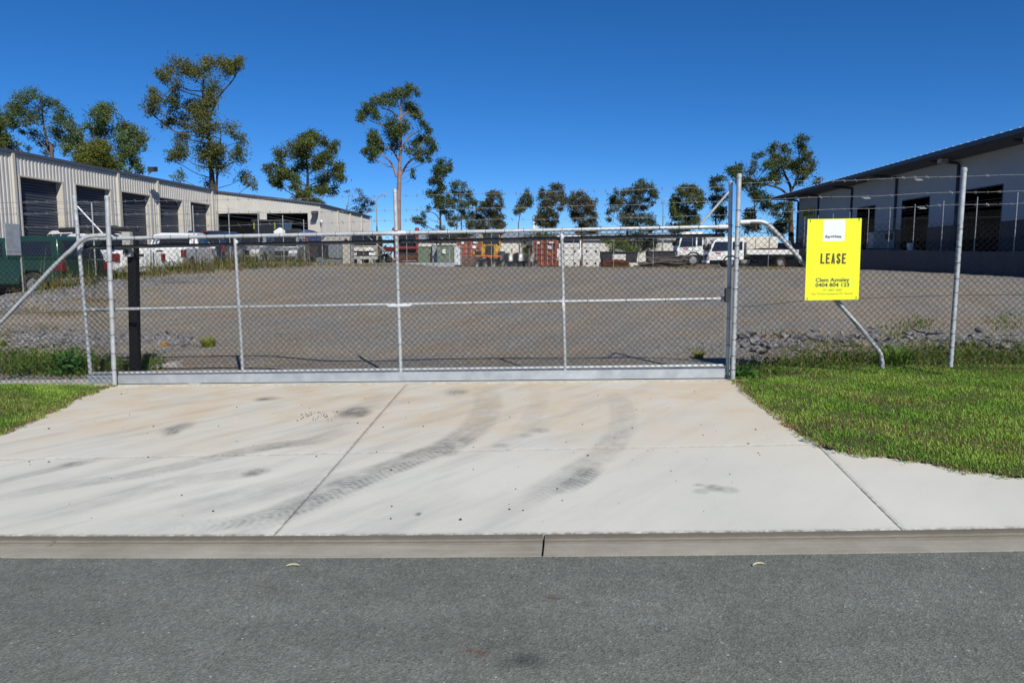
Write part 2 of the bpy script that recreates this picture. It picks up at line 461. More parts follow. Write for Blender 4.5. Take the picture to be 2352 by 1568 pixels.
def zyard(X, Y):
    n = 0.02 * np.sin(X * 1.7 + Y * 0.6) * np.sin(Y * 0.9 - X * 0.4) + 0.012 * np.sin(X * 4.3 + 1.0) * np.sin(Y * 3.7)
    return H(X, Y) + n * ss(9.8, 12, Y)
sheet('gravel_yard', bx, by, zyard, M_GRAVEL, kind='structure')

# road: fine grid near the camera with a slight crossfall, joined to the far strip
rx = np.unique(np.concatenate([np.linspace(-60, -4, 30), np.linspace(-4, 4, 200), np.linspace(4, 60, 30)]))
t = np.unique(np.concatenate([np.linspace(0, 0.16, 60), np.linspace(0.16, 1, 12)]))
X, T = np.meshgrid(rx, t, indexing='ij')
Yk = kerb_y(X) + 0.006 * np.sin(X * 23) + 0.004 * np.sin(X * 61 + 1)
Yr = Yk + 0.012 - T * 11.0
Zr = 0.02 * np.clip(X, -60, 60) + 0.012 * np.sin(np.clip(T * 11 / 5, 0, 1.57)) - 0.001
V = np.stack([X, Yr, Zr], -1).reshape(-1, 3)
me = mesh_np('road', V, grid_faces(len(rx), len(t))); me.shade_smooth()
oil = np.zeros(len(V)); rs = np.zeros(len(V))
pv = proj(V); front = (V - EYE) @ FWD > 0.3
def blob(px, py, rx_, ry_, a=1.0):
    return a * np.clip(1.3 - np.sqrt(((pv[:, 0] - px) / rx_) ** 2 + ((pv[:, 1] - py) / ry_) ** 2), 0, 1)
for b in ((1205, 1515, 45, 16, 0.75), (1150, 1525, 30, 10, 0.5), (1130, 1482, 18, 7, 0.4), (1140, 1460, 14, 5, 0.3)): oil = np.maximum(oil, blob(*b))
for b in ((1085, 1495, 28, 7, 0.6), (1108, 1503, 14, 6, 0.9), (1270, 1372, 14, 5, 0.9), (1600, 1548, 18, 5, 0.6), (612, 1335, 10, 4, 0.5)): rs = np.maximum(rs, blob(*b))
set_attr(me, 'oil', oil * front); set_attr(me, 'rust', rs * front)
link('road', me, M_ASPHALT, kind='structure')

# kerb and gutter: three cast lengths with open joints
kerb = thing('kerb', None, None, (0, 3.9, 0), kind='structure')
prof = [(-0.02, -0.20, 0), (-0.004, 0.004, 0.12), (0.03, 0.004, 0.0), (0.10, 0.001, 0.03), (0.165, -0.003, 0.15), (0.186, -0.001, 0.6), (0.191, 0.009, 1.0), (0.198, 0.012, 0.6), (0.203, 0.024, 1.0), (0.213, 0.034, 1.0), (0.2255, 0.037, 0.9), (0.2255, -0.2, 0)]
def gutter(x0, x1, sk0, sk1):
    n = max(2, int((x1 - x0) / 0.03)); U = np.linspace(0, 1, n); P = []; A = []
    for dy, z, a in prof:
        k = np.clip(dy / 0.2255, 0, 1)
        Xs = (x0 + sk0 * k) * (1 - U) + (x1 + sk1 * k) * U
        j = 0.0025 * np.sin(Xs * 41 + dy * 90) + 0.0015 * np.sin(Xs * 97)
        P.append(np.stack([Xs, kerb_y(Xs) + dy + (j if 0 < dy < 0.22 else 0), 0.02 * Xs + z], -1)); A.append(np.full(n, a))
    V = np.stack(P, 0); m_ = len(prof)
    F = grid_faces(m_, n)
    me = mesh_np('gutter_segment', V.reshape(-1, 3) - OFF['kerb'], F)
    c0 = [r * n for r in range(m_)]; c1 = [r * n + n - 1 for r in range(m_)]
    set_attr(me, 'edge', np.concatenate(A))
    bm = bmesh.new(); bm.from_mesh(me); bm.verts.ensure_lookup_table()
    bm.faces.new([bm.verts[i] for i in c0]); bm.faces.new([bm.verts[i] for i in reversed(c1)])
    bmesh.ops.recalc_face_normals(bm, faces=bm.faces); bm.to_mesh(me); bm.free()
    me.shade_smooth(); me.set_sharp_from_angle(angle=math.radians(40))
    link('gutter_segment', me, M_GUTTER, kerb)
jl0, jl1 = -3.10, -2.90
gutter(-30, jl0 - 0.011, 0, jl1 - jl0)
gutter(jl0 + 0.011, -0.085, jl1 - jl0, 0.004)
gutter(-0.073, 3.9, 0.004, 0)
gutter(3.91, 30, 0, 0)

# ------------------------------------------------------------------ driveway slabs
def slab_pt(x, y):      # pixel on the driveway plane
    return gpt(x, y)
jT0, jT1 = gpt(0, 1055), gpt(1850, 1020)
jsl = (jT1[1] - jT0[1]) / (jT1[0] - jT0[0])
def joint_y(X): return jT0[1] + (np.asarray(X) - jT0[0]) * jsl
jA0, jA1 = gpt(640, 1217), gpt(930, 886)
jB0, jB1 = gpt(2060, 1206), gpt(1890, 1030)
def lineX(p, q, Y): return p[0] + (q[0] - p[0]) * (np.asarray(Y) - p[1]) / (q[1] - p[1])
drive = thing('driveway', None, None, (0, 6, 0), kind='structure')
TR = []
def track(pts, w, a, tread=True, a_prof=None):
    TR.append((np.array([gpt(*p)[:2] for p in pts]), w, a, tread, a_prof))
track([(560, 1215), (730, 1140), (800, 1112), (880, 1080), (960, 1048), (1030, 1022), (1080, 990), (1110, 955), (1122, 915), (1110, 890)], 0.17, 0.62, True, [0.15, 0.6, 0.85, 0.75, 0.95, 1.0, 0.55, 0.4, 0.3, 0.15])
track([(1090, 1215), (1180, 1160), (1260, 1118), (1330, 1075), (1380, 1045), (1412, 1010), (1430, 970), (1428, 935), (1415, 905)], 0.14, 0.33, True, [0.1, 0.2, 0.6, 0.75, 0.6, 0.75, 0.5, 0.6, 0.2])
track([(1290, 1125), (1335, 1100), (1365, 1070)], 0.10, 0.55, True, [0.3, 1, 0.4])
track([(-60, 1155), (130, 1118), (300, 1092), (420, 1068), (560, 1036), (640, 1022), (720, 1012), (800, 985)], 0.13, 0.50, False, [0.3, 0.5, 0.6, 0.65, 0.9, 1.2, 0.7, 0.1])
track([(-60, 1122), (60, 1092), (180, 1064), (260, 1048)], 0.09, 0.30, False, [0.5, 0.7, 1, 0.2])
track([(60, 1200), (240, 1150), (400, 1108), (560, 1085), (640, 1065)], 0.16, 0.22, False, [0.3, 0.8, 1, 0.9, 0.1])
track([(250, 1212), (430, 1165), (600, 1130), (740, 1100)], 0.20, 0.20, False, [0.3, 0.8, 1, 0.5])
track([(400, 1215), (560, 1195), (700, 1160), (820, 1120)], 0.14, 0.25, True, [0.4, 1, 0.8, 0.3])
track([(880, 905), (790, 960), (720, 1000)], 0.14, 0.14, False, [0.5, 1, 0.3])
track([(1240, 890), (1235, 930), (1200, 985), (1150, 1030)], 0.12, 0.12, True, [0.5, 1, 1, 0.6])
BL = [(408, 982, 34, 15, .55), (395, 995, 20, 8, .4), (812, 946, 42, 15, .6), (835, 950, 22, 12, .4), (615, 915, 34, 6, .42), (600, 917, 16, 5, .3), (1050, 900, 34, 10, .42), (590, 1083, 36, 11, .38), (575, 1090, 24, 7, .3),
      (1640, 1120, 26, 10, .42), (1672, 1124, 28, 10, .4), (1610, 1128, 22, 8, .3), (1605, 1113, 16, 4, .35), (1150, 1023, 26, 7, .22), (1240, 988, 30, 8, .28), (1208, 1000, 20, 6, .22), (960, 1180, 9, 5, 0.8), (1030, 1040, 30, 9, .3), (170, 1065, 40, 8, .25)]
BLW = [(gpt(a, b)[:2], abs(gpt(a + c, b)[0] - gpt(a, b)[0]), abs(gpt(a, b - d)[1] - gpt(a, b)[1]), e) for a, b, c, d, e in BL]
def stains(V):
    P = V[:, :2]; s = np.zeros(len(P))
    for pts, w, a, tread, ap in TR:
        C = np.array(curve_pts([np.append(p, q) for p, q in zip(pts, ap)], 7))
        L = np.concatenate([[0], np.cumsum(np.linalg.norm(np.diff(C[:, :2], axis=0), axis=1))])
        near = ((P > C[:, :2].min(0) - 2 * w) & (P < C[:, :2].max(0) + 2 * w)).all(1)
        if not near.any(): continue
        Pall = P; P = P[near]
        best = np.full(len(P), 9.0); amp = np.zeros(len(P)); sl_ = np.zeros(len(P)); sd = np.zeros(len(P))
        for i in range(len(C) - 1):
            d = C[i+1, :2] - C[i, :2]; ln = np.linalg.norm(d); d = d / ln
            r = P - C[i, :2]; u = np.clip(r @ d, 0, ln); q = r - u[:, None] * d
            dist = np.linalg.norm(q, axis=1); k = dist < best
            best[k] = dist[k]; amp[k] = (C[i, 2] + (C[i+1, 2] - C[i, 2]) * u[k] / ln); sl_[k] = L[i] + u[k]
            sd[k] = (r[:, 0] * d[1] - r[:, 1] * d[0])[k]
        e = 1 - ss(w * 0.55, w * 1.15, best)
        if tread:
            ph = (sl_ * 1.0 + np.abs(sd) * 0.55) / 0.055
            tr = 0.42 + 0.58 * ss(-0.35, 0.35, np.sin(ph * 2 * math.pi)) * (0.6 + 0.4 * ss(0.0, 0.03, np.abs(np.abs(sd) - w * 0.45)))
            e = e * tr
        else:
            e = e * (0.65 + 0.35 * np.sin(sd * 140 + 2 * np.sin(sl_ * 4)))
        P = Pall; s[near] += e * a * amp
    for c, rx_, ry_, a in BLW:
        q = (P - c) / np.array([rx_, ry_])
        rr = np.sqrt((q ** 2).sum(1))
        arcs = 0.84 + 0.16 * np.sin(np.sqrt((q[:, 0] + 2.2) ** 2 + q[:, 1] ** 2) * 26)
        s = s + a * (1 - ss(0.25, 1.15, rr)) * arcs
    return np.clip(s, 0, 0.9)
def panel(x0a, x1a, x0b, x1b, yf, yb, res):
    """slab with front edge yf(X) and back edge yb(X); x limits at front (a) and back (b)"""
    w = max(x1a - x0a, x1b - x0b); ym = 0.5 * (x0a + x1a)
    dep = float(yb(ym) - yf(ym)); nu = int(w / res); nv = int(dep / res)
    S, Tt = np.meshgrid(np.linspace(0, 1, nu), np.linspace(0, 1, nv), indexing='ij')
    XL = x0a + (x0b - x0a) * Tt; XR = x1a + (x1b - x1a) * Tt
    Xp = XL + (XR - XL) * S
    Yp = yf(Xp) + (yb(Xp) - yf(Xp)) * Tt
    Zp = H(Xp, Yp)
    edge = np.minimum(np.minimum(S * w, (1 - S) * w), np.minimum(Tt * dep, (1 - Tt) * dep))
    Zp = Zp - 0.004 * (1 - ss(0, 0.02, edge))
    Vt = np.stack([Xp, Yp, Zp], -1).reshape(-1, 3)
    F = grid_faces(nu, nv)
    # skirt so that each slab has thickness
    ring = np.concatenate([np.arange(nu) * nv, (nu - 1) * nv + np.arange(1, nv), (np.arange(nu - 1)[::-1]) * nv + nv - 1, np.arange(nv - 1)[::-1][:-1]])
    low = Vt[ring].copy(); low[:, 2] -= 0.12
    nb = len(Vt); k = len(ring); a = np.arange(k); b = (a + 1) % k
    F2 = np.stack([ring[a], nb + a, nb + b, ring[b]], -1)
    V2 = np.concatenate([Vt, low])
    me = mesh_np('slab', V2 - OFF['driveway'], np.concatenate([F, F2]))
    me.shade_smooth(); me.set_sharp_from_angle(angle=math.radians(50))
    set_attr(me, 'stain', np.clip(stains(V2) * 1.8, 0, .92)); set_attr(me, 'smudge', 1 - 0.75 * ss(-0.6, 1.6, V2[:, 0] - 0.25 * (V2[:, 1] - 6)))
    tan = ss(4.8, 7.6, V2[:, 1]) * 0.95 + 0.12
    set_attr(me, 'tan', tan)
    dfr = V2[:, 1] - (kerb_y(V2[:, 0]) + 0.225)
    set_attr(me, 'grime', np.clip(np.maximum(1 - ss(0.0, 0.05, dfr), 0.5 * (1 - ss(0, 0.018, np.concatenate([edge.ravel(), edge.ravel()[ring] * 0])))), 0, 1))
    return link('slab', me, M_CONC, drive)
g = 0.0035
yfr = lambda X: kerb_y(X) + 0.227
ybk = lambda X: 8.97 + 0 * np.asarray(X)
jm = lambda X: joint_y(X) - 0.002
jp = lambda X: joint_y(X) + 0.002
xA_f, xA_j, xA_b = float(jA0[0]), float(lineX(jA0, jA1, joint_y(-1.2))), float(lineX(jA0, jA1, 8.97))
xB_f, xB_j = float(jB0[0]), float(jB1[0])
panel(-7.0, xA_f - g, -8.5, xA_j - g, yfr, jm, 0.019)
panel(xA_f + g, xB_f - g, xA_j + g, xB_j - g, yfr, jm, 0.017)
panel(xB_f + g, 7.5, xB_j + g, 7.5, yfr, jm, 0.03)
panel(-8.5, xA_j - g, -8.5, xA_b - g, jp, ybk, 0.022)
panel(xA_j + g, 3.0, xA_b + g, 3.0, jp, ybk, 0.022)
# concrete strip under and just behind the gate
V = []
mbs = MB()
for i in range(24):
    x0 = -9.2 + i * 0.5; x1 = x0 + 0.5
    q = [(x0, 8.975), (x1, 8.975), (x1, 9.62), (x0, 9.62)]
    mbs.add([(a, b, float(H(a, b)) + 0.006) for a, b in q] + [(a, b, float(H(a, b)) - 0.15) for a, b in q], [(0,1,2,3),(0,4,5,1),(2,6,7,3)])
st = mbs.build('slab', M_CONC, drive, world=True)
nst = len(st.data.vertices); set_attr(st.data, 'stain', RNG.random(nst) * 0.06); set_attr(st.data, 'tan', np.full(nst, 0.5)); set_attr(st.data, 'smudge', np.full(nst, 0.5)); set_attr(st.data, 'grime', np.full(nst, 0.35))

# grassed verge beyond the part of the street in view
for a_, b_ in ((-60, -8.45), (7.45, 60)):
    xv = np.linspace(a_, b_, 40); tv = np.linspace(0, 1, 10); X, T = np.meshgrid(xv, tv, indexing='ij')
    Yv = (kerb_y(X) + 0.227) * (1 - T) + 9.45 * T
    me = mesh_np('verge', np.stack([X, Yv, H(X, Yv) + 0.008], -1).reshape(-1, 3), grid_faces(40, 10)); link('verge', me, M_SOIL, kind='structure')
# ------------------------------------------------------------------ chain link, barbed wire
def chain_link(u0, u1, h0, h1, place, r=0.0033, w=0.074, hole=None):
    """zigzag wires between u0..u1 and heights h0..h1; place(u, h) gives the world point"""
    p = w / 2; nw = int((u1 - u0) / p); nk = int((h1 - h0) / p)
    ks = np.arange(nk + 1)
    V = []; F = []; base = 0
    ang = [0.5, 2.6, 4.7]
    for i in range(nw):
        odd = ((ks + i) % 2)
        u = u0 + i * p + odd * p + 0.0015 * np.sin(ks * 1.3 + i)
        h = h0 + ks * p
        c = place(u, h)                                   # (n,3)
        c = c + np.stack([0 * u, (odd - 0.5) * 0.003, 0 * u], -1)
        ring = np.stack([c + np.array([math.cos(a) * r, math.sin(a) * r, 0]) for a in ang], 1)
        V.append(ring.reshape(-1, 3)); n = len(ks)
        k = np.arange(n - 1)[:, None] * 3; q = np.arange(3)[None, :]; q2 = (q + 1) % 3
        F.append((base + np.stack([k + q, k + q2, k + 3 + q2, k + 3 + q], -1)).reshape(-1, 4)); base += n * 3
    return np.concatenate(V), np.concatenate(F)
def mesh_part(parent, V, F, m, name='chain_link_mesh'):
    me = mesh_np(name, V - OFF[parent.name], F)
    return link(name, me, m, parent)
barb_m = mat('barbed wire steel', (0.24, 0.245, 0.25), .5, .4, .2, 20)
def barbed(parent, a, b, sag=0.03, r=0.0024, step=0.13, m=None):
    a = np.array(a, float); b = np.array(b, float); L = np.linalg.norm(b - a); n = max(6, int(L / 0.25))
    mb = MB()
    P = lambda t: a + (b - a) * t + np.array([0, 0, -sag * 4 * t * (1 - t) + 0.006 * math.sin(t * L * 5 + a[2] * 7)])
    mb.tube([P(i / n) for i in range(n + 1)], r, 4, False)
    k = int(L / step)
    for i in range(1, k):
        c = P(i / k); d = np.array([random.uniform(-.01, .01), random.uniform(-.02, .02), 0.02]); d2 = np.array([0.014, random.uniform(-.02, .02), -0.014])
        mb.tube([c - d, c + d], r * 0.9, 3, False); mb.tube([c - d2, c + d2], r * 0.9, 3, False)
    return mb.build('barbed_wire', m or barb_m, parent, world=True)
def wire(parent, pts, m, r=0.003, name='tension_wire'):
    return MB().tube(pts, r, 4, False).build(name, m, parent, world=True)
TIE = None
def ties(parent, pts, rad, axis='x', m=None):
    """dark wire ties clipped round a pipe"""
    global TIE
    mb = MB(); n = 10
    c = [(0, math.cos(2*math.pi*k/n) * (rad + 0.003), math.sin(2*math.pi*k/n) * (rad + 0.003)) if axis == 'x' else (math.cos(2*math.pi*k/n) * (rad + 0.003), math.sin(2*math.pi*k/n) * (rad + 0.003), 0.0006 * k) for k in range(n + 1)]
    mb.tube(c, 0.0034, 4, False)
    first = None
    for p in pts:
        q = np.array(p) - OFF[parent.name]
        if first is None: first = mb.build('wire_tie', m or pvc, parent, loc=q)
        else:
            o = first.copy(); COL.objects.link(o); o.location = q
def post(parent, base, top, r, m=galv, cap=True, name='post'):
    base = Vector(base); top = Vector(top)
    o = MB().tube([base, top], r, 16).build(name, m, parent, 40, world=True)
    if cap:
        d = (top - base).normalized()
        c = MB().tube([top - d * 0.03, top + d * 0.004, top + d * 0.016], [r * 1.14, r * 1.14, r * 0.7], 16)
        me = MB(); me.v = [tuple(Vector(v)) for v in c.v]; me.f = c.f
        pc = me.build('post_cap', m, None, 40)
        for v in pc.data.vertices: v.co -= Vector(OFF[parent.name])
        pc.parent = o
    return o

# ------------------------------------------------------------------ sliding gate
GY = 9.13
gate = thing('sliding_gate', 'long galvanised sliding gate with chain link mesh and barbed wire across the driveway', 'gate', (-1.8, GY, 0.05))
def gp(x, y): return atY(x, y, GY)
top_l, top_r = gp(205, 549), gp(1668, 521)
mid_l, mid_r = gp(200, 711), gp(1664, 686)
bot_l, bot_r = gp(207, 857), gp(1662, 839)
def pipe(pts, r, name, m=galv, parent=gate, n=14):
    return MB().tube(pts, r, n).build(name, m, parent, 40, world=True)
RT, RM = 0.0235, 0.020
# the top rail bends down into the left end upright
pipe(curve_pts([gp(186, 575), gp(190, 557), gp(203, 549.5), gp(225, 548.5)], 5) + [top_r], RT, 'top_rail')
pipe([gp(200, 711), mid_r], RM, 'middle_rail')
pipe([bot_l, bot_r], RM, 'bottom_rail')
ups = [((184, 570), (208, 858)), ((540, 548), (558, 856)), ((907, 437), (921, 857)), ((1290, 530), (1298, 850)), ((1678.5, 419), (1671.5, 862))]
UP = []
for (a, b), r in zip(ups, (0.024, 0.023, 0.026, 0.023, 0.026)):
    UP.append((gp(*a), gp(*b)))
post(gate, gp(*ups[0][1]), gp(171, 452), 0.024, galv, True, 'upright')
pipe([UP[1][1], UP[1][0]], 0.021, 'upright')
post(gate, UP[2][1], UP[2][0], 0.024, galv, True, 'upright')
pipe([UP[3][1], UP[3][0]], 0.021, 'upright')
post(gate, UP[4][1], UP[4][0], 0.024, galv, True, 'upright')
pipe([gp(178, 474), gp(240, 541)], 0.010, 'brace', zinc)
pipe([gp(1674, 441), gp(1609, 516)], 0.014, 'brace')
for c, d, r in ((gp(893, 536), gp(933, 535), 0.030), (gp(890, 702), gp(945, 701), 0.027), (gp(1645, 521.5), gp(1672, 521), 0.029), (gp(1645, 686.3), gp(1668, 686), 0.026), (gp(1290, 537), gp(1291, 551), 0.026), (gp(1292, 685), gp(1295, 712), 0.026), (gp(210, 711), gp(222, 710.7), 0.024), (gp(542, 552), gp(543, 560), 0.025)):
    c = np.array(c); d = np.array(d); e = (d - c) * 0.22
    MB().tube([c, c + e, d - e, d], [r * 0.80, r, r, r * 0.80], 12).build('welded_sleeve', zinc, gate, 60, world=True)
# base channel on its wheels
bl, br = gp(205, 871), gp(1664, 856)
def channel(a, b, h, dpt):
    a = np.array(a); b = np.array(b); mb = MB(); t_ = 0.006
    for z0, z1, y0, y1 in ((-h/2, h/2, -dpt/2, -dpt/2 + t_), (h/2 - t_, h/2, -dpt/2 + t_, dpt/2), (-h/2, -h/2 + t_, -dpt/2 + t_, dpt/2)):
        mb.hexa([a + (0, y0, z0), b + (0, y0, z0), b + (0, y1, z0), a + (0, y1, z0), a + (0, y0, z1), b + (0, y0, z1), b + (0, y1, z1), a + (0, y1, z1)])
    return mb
channel(bl, br, 0.112, 0.07).build('base_channel', galv_flat, gate, world=True)
for x in (452, 1395, 900):
    p = gp(x, 878); MB().box(p[0] - .075, p[0] + .075, p[1] - .05, p[1] - .038, p[2] - .028, p[2] + .004).build('wheel_bracket', galv_flat, gate, world=True)
    p = p + np.array([0, 0.0, -0.01]); MB().tube([(p[0], p[1] - .015, p[2]), (p[0], p[1] + .015, p[2])], 0.045, 16).build('wheel', dark_steel, gate, 40, world=True)
# mesh on the back of the frame
def gplace(u, h):
    t_ = (u - mid_l[0]) / (mid_r[0] - mid_l[0])
    lean = -0.02 * (h - 0.9)
    z = bot_l[2] + (bot_r[2] - bot_l[2]) * t_ + h
    return np.stack([u + lean, np.full_like(u, GY - 0.022) + 0.006 * np.sin(u * 2.1) * np.sin(h * 3), z], -1)
V_, F_ = chain_link(mid_l[0] + 0.02, mid_r[0] - 0.0, -0.03, (top_l[2] - bot_l[2]) - 0.0, gplace)
mesh_part(gate, V_, F_, pvc)
lp = lambda a, b, t_: np.array(a) + (np.array(b) - np.array(a)) * t_
ties(gate, [lp(top_l, top_r, (i + 0.6) / 34) for i in range(34)], RT)
ties(gate, [lp(mid_l, mid_r, (i + 0.5) / 17) for i in range(17)], RM)
for k in (0, 2, 4):
    b_, t_ = np.array(UP[k][1]), np.array(UP[k][0])
    ties(gate, [b_ + (t_ - b_) * q for q in (0.16, 0.3, 0.46, 0.62, 0.78)], 0.0245, 'z')
for ya, yb, yc in ((464, 449, 428), (492, 483, 462), (522, 507, 494)):
    barbed(gate, gp(171 + (ya - 452) * .09, ya), gp(908, yb), 0.012)
    barbed(gate, gp(908, yb), gp(1678, yc), 0.010)
# dark guide rail hung behind the top rail
c0, c1 = np.array(gp(183, 568)), np.array(gp(1668, 540))
c0[1] += 0.10; c1[1] += 0.10
channel(c0, c1, 0.042, 0.05).build('guide_rail', dark_steel, gate, world=True)

# ------------------------------------------------------------------ front fence, both sides of the gate
FY = 9.0
def fp(x, y, Y=FY): return atY(x, y, Y)
fl = thing('chain_link_fence', 'front chain link fence left of the gate with a slanting galvanised brace', 'fence', (-7, FY, 0))
post(fl, fp(263, 884), fp(246, 452), 0.029)
pipe(curve_pts([fp(252, 541), fp(228, 541), fp(205, 543), (fp(186, 552)), fp(165, 573), fp(130, 605), fp(60, 680), fp(0, 742), fp(-80, 824), fp(-140, 888)], 5), 0.026, 'brace_pipe', galv, fl)
pipe([fp(228, 541), fp(238, 541)], 0.031, 'pipe_clamp', galv, fl)
def lplace(u, h): return np.stack([u, np.full_like(u, FY - 0.03) + 0.008 * np.sin(u * 1.7), 0.02 * u + 0.13 + h], -1)
V_, F_ = chain_link(-9.2, -5.60, 0, 1.66, lplace)
mesh_part(fl, V_, F_, pvc)
for y0, y1 in ((578, 578), (722, 714), (873, 868)):
    wire(fl, [fp(-260, y0 + 3), fp(0, y0), fp(120, (y0 + y1) / 2), fp(262, y1)], pvc)
for y0, y1 in ((462, 463), (490, 488), (518, 520)):
    barbed(fl, fp(-260, y0), fp(248, y1), 0.01)
post(fl, fp(-250, 900), fp(-285, 460), 0.026)
b_, t_ = fp(263, 884), fp(246, 452)
ties(fl, [b_ + (t_ - b_) * q for q in (0.08, 0.17, 0.27, 0.36, 0.46, 0.56, 0.66, 0.74)], 0.029, 'z')
mbs = MB()
for i in range(14):
    x0 = -9.4 + i * 0.275
    if i % 5 == 3: continue
    mbs.box(x0, x0 + 0.26, 8.97, 9.12, 0.02 * x0 + 0.02, 0.02 * x0 + 0.115 + random.uniform(-.01, .01))

fr = thing('chain_link_fence', 'front chain link fence right of the gate carrying the yellow sign', 'fence', (4, FY, 0.1))
post(fr, fp(1683, 872), fp(1698, 402), 0.0275)
post(fr, fp(2183, 842), fp(2215, 388), 0.0275)
post(fr, fp(2760, 838), fp(2790, 388), 0.0275)
pipe(curve_pts([fp(1697, 511, FY+.03), fp(1740, 508.5, FY+.03), fp(1762, 515, FY+.03), fp(1786, 537, FY+.03), fp(1850, 608, FY+.03), fp(1930, 700, FY+.03), fp(2000, 782, FY+.03), fp(2022, 812, FY+.03), fp(2027, 845, FY+.03)], 5), 0.025, 'brace_pipe', galv, fr)
pipe([fp(1700, 511, FY+.03), fp(1722, 510, FY+.03)], 0.030, 'pipe_clamp', zinc, fr)
def rplace(u, h): return np.stack([u, np.full_like(u, FY - 0.03) + 0.008 * np.sin(u * 1.7), 0.26 + 0.015 * (u - 2) + h], -1)
V_, F_ = chain_link(2.10, 8.0, 0, 1.72, rplace)
mesh_part(fr, V_, F_, pvc)
wire(fr, [fp(1694, 521), fp(1850, 506), fp(2200, 500), fp(2780, 490)], pvc)
wire(fr, [fp(1690, 703), fp(1720, 704), fp(1850, 690), fp(2100, 681), fp(2192, 678), fp(2780, 675)], pvc)
for y0, y1, y2 in ((420, 404, 392), (459, 441, 428), (488, 470, 452)):
    barbed(fr, fp(1697, y0), fp(2213, y1), 0.006); barbed(fr, fp(2213, y1), fp(2780, y2), 0.006)
for a, b, qs in (((1683, 872), (1698, 402), (.05, .12, .2, .28, .36, .45, .54, .6, .66, .75, .83)), ((2183, 842), (2215, 388), (.1, .17, .24, .31, .38, .45, .53, .61, .7))):
    b_, t_ = fp(*a), fp(*b); ties(fr, [b_ + (t_ - b_) * q for q in qs], 0.0275, 'z')
lk = fp(1683, 668)
MB().box(lk[0] - .075, lk[0] - .035, lk[1] + .02, lk[1] + .10, lk[2] - .14, lk[2] + .03).build('latch', dark_steel, fr, world=True)
for x, y in ((2110, 413), (1990, 455), (2118, 478)):
    p = fp(x, y); mb = MB()
    mb.box(p[0] - .03, p[0] + .03, p[1] - .006, p[1] + .006, p[2] - .009, p[2] + .009); mb.tube([(p[0]-.05, p[1], p[2]+.006), (p[0]+.05, p[1], p[2]-.006)], .004, 5)
    mb.build('wire_strainer', barb_m, fr, world=True)

# ------------------------------------------------------------------ motor post behind the gate
mp = thing('gate_motor_post', 'square black steel post with a small grey box behind the left end of the gate', 'post', (-5.3, 9.42, 0.0))
q0, q1 = atY(311, 872, 9.42), atY(303, 545, 9.42)
MB().beam((q0[0], 9.42, q0[2] - .08), (q1[0] + .015, 9.42, q1[2]), 0.108, 0.10, (0, 1, 0)).build('post', black_paint, mp, bevel=0.006, world=True)
q = atY(294, 561, 9.33)
MB().box(q[0] - .05, q[0] + .055, 9.28, 9.36, q[2] - .16, q[2] + .155).build('control_box', box_grey, mp, bevel=0.008, world=True)
MB().box(q[0] - .012, q[0] + .03, 9.27, 9.28, q[2] - .135, q[2] - .075).build('lens', dark_steel, mp, world=True)

# ------------------------------------------------------------------ lease sign
def text_mesh(body, size, sx=1.0, bold=0.0, shear=0.0, spacing=1.0):
    cu = bpy.data.curves.new('lettering', 'FONT'); cu.body = body; cu.size = size; cu.align_x = 'CENTER'; cu.align_y = 'CENTER'
    cu.offset = bold; cu.shear = shear; cu.space_character = spacing; cu.resolution_u = 4; cu.extrude = 0.0006
    o = bpy.data.objects.new('lettering', cu); COL.objects.link(o)
    dg = bpy.context.evaluated_depsgraph_get(); me = bpy.data.meshes.new_from_object(o.evaluated_get(dg))
    bpy.data.objects.remove(o); bpy.data.curves.remove(cu)
    for v in me.vertices: v.co.x *= sx
    me.update(); return me
def fit_text(body, w, h, bold=0.0, shear=0.0):
    me = text_mesh(body, 1.0, 1.0, 0.0, shear)
    xs_ = [v.co.x for v in me.vertices]; ys_ = [v.co.y for v in me.vertices]
    W = max(xs_) - min(xs_); Hh = max(ys_) - min(ys_)
    me = text_mesh(body, h / Hh, 1.0, bold, shear)
    xs_ = [v.co.x for v in me.vertices]; ys_ = [v.co.y for v in me.vertices]
    cx_, cy_ = (max(xs_) + min(xs_)) / 2, (max(ys_) + min(ys_)) / 2; k = w / (max(xs_) - min(xs_))
    for v in me.vertices: v.co.x = (v.co.x - cx_) * k; v.co.y -= cy_
    return me
SY = FY - 0.055
yel = mat('fluorescent yellow board', (0.80, 0.84, 0.035), 0.45, 0, 0.02, 1.0, spec=0.25)
yel2 = mat('pale yellow patch', (0.72, 0.76, 0.05), 0.5, 0, 0.02, 1.0)
sgn_white = mat('sign white', (0.72, 0.76, 0.80), 0.5, 0, 0.02, 1)
ink = mat('sign ink', (0.045, 0.042, 0.035), 0.6, 0, 0.05, 5)
ink2 = mat('sign brown ink', (0.10, 0.075, 0.045), 0.6, 0, 0.05, 5)
ink3 = mat('sign faint ink', (0.38, 0.36, 0.035), 0.6, 0, 0.05, 5)
sTL, sTR, sBL, sBR = [np.array(atY(x, y, SY)) for x, y in ((1855, 503.5), (1979, 501.5), (1848, 690), (1971.5, 687.5))]
sg = thing('lease_sign', 'bright yellow lease sign wired to the front fence right of the gate', 'sign', tuple((sBL + sBR) / 2))
def sp(u, v, d=0.0):      # u 0..1 left to right, v 0..1 top to bottom
    p = sTL * (1-u)*(1-v) + sTR * u*(1-v) + sBL * (1-u)*v + sBR * u*v
    return p + np.array([0, -d, 0])
def quad(u0, u1, v0, v1, d0, d1, name, m):
    MB().hexa([sp(u0, v1, d1), sp(u1, v1, d1), sp(u1, v1, d0), sp(u0, v1, d0), sp(u0, v0, d1), sp(u1, v0, d1), sp(u1, v0, d0), sp(u0, v0, d0)]).build(name, m, sg, world=True)
quad(0, 1, 0, 1, 0.0, 0.006, 'board', yel)
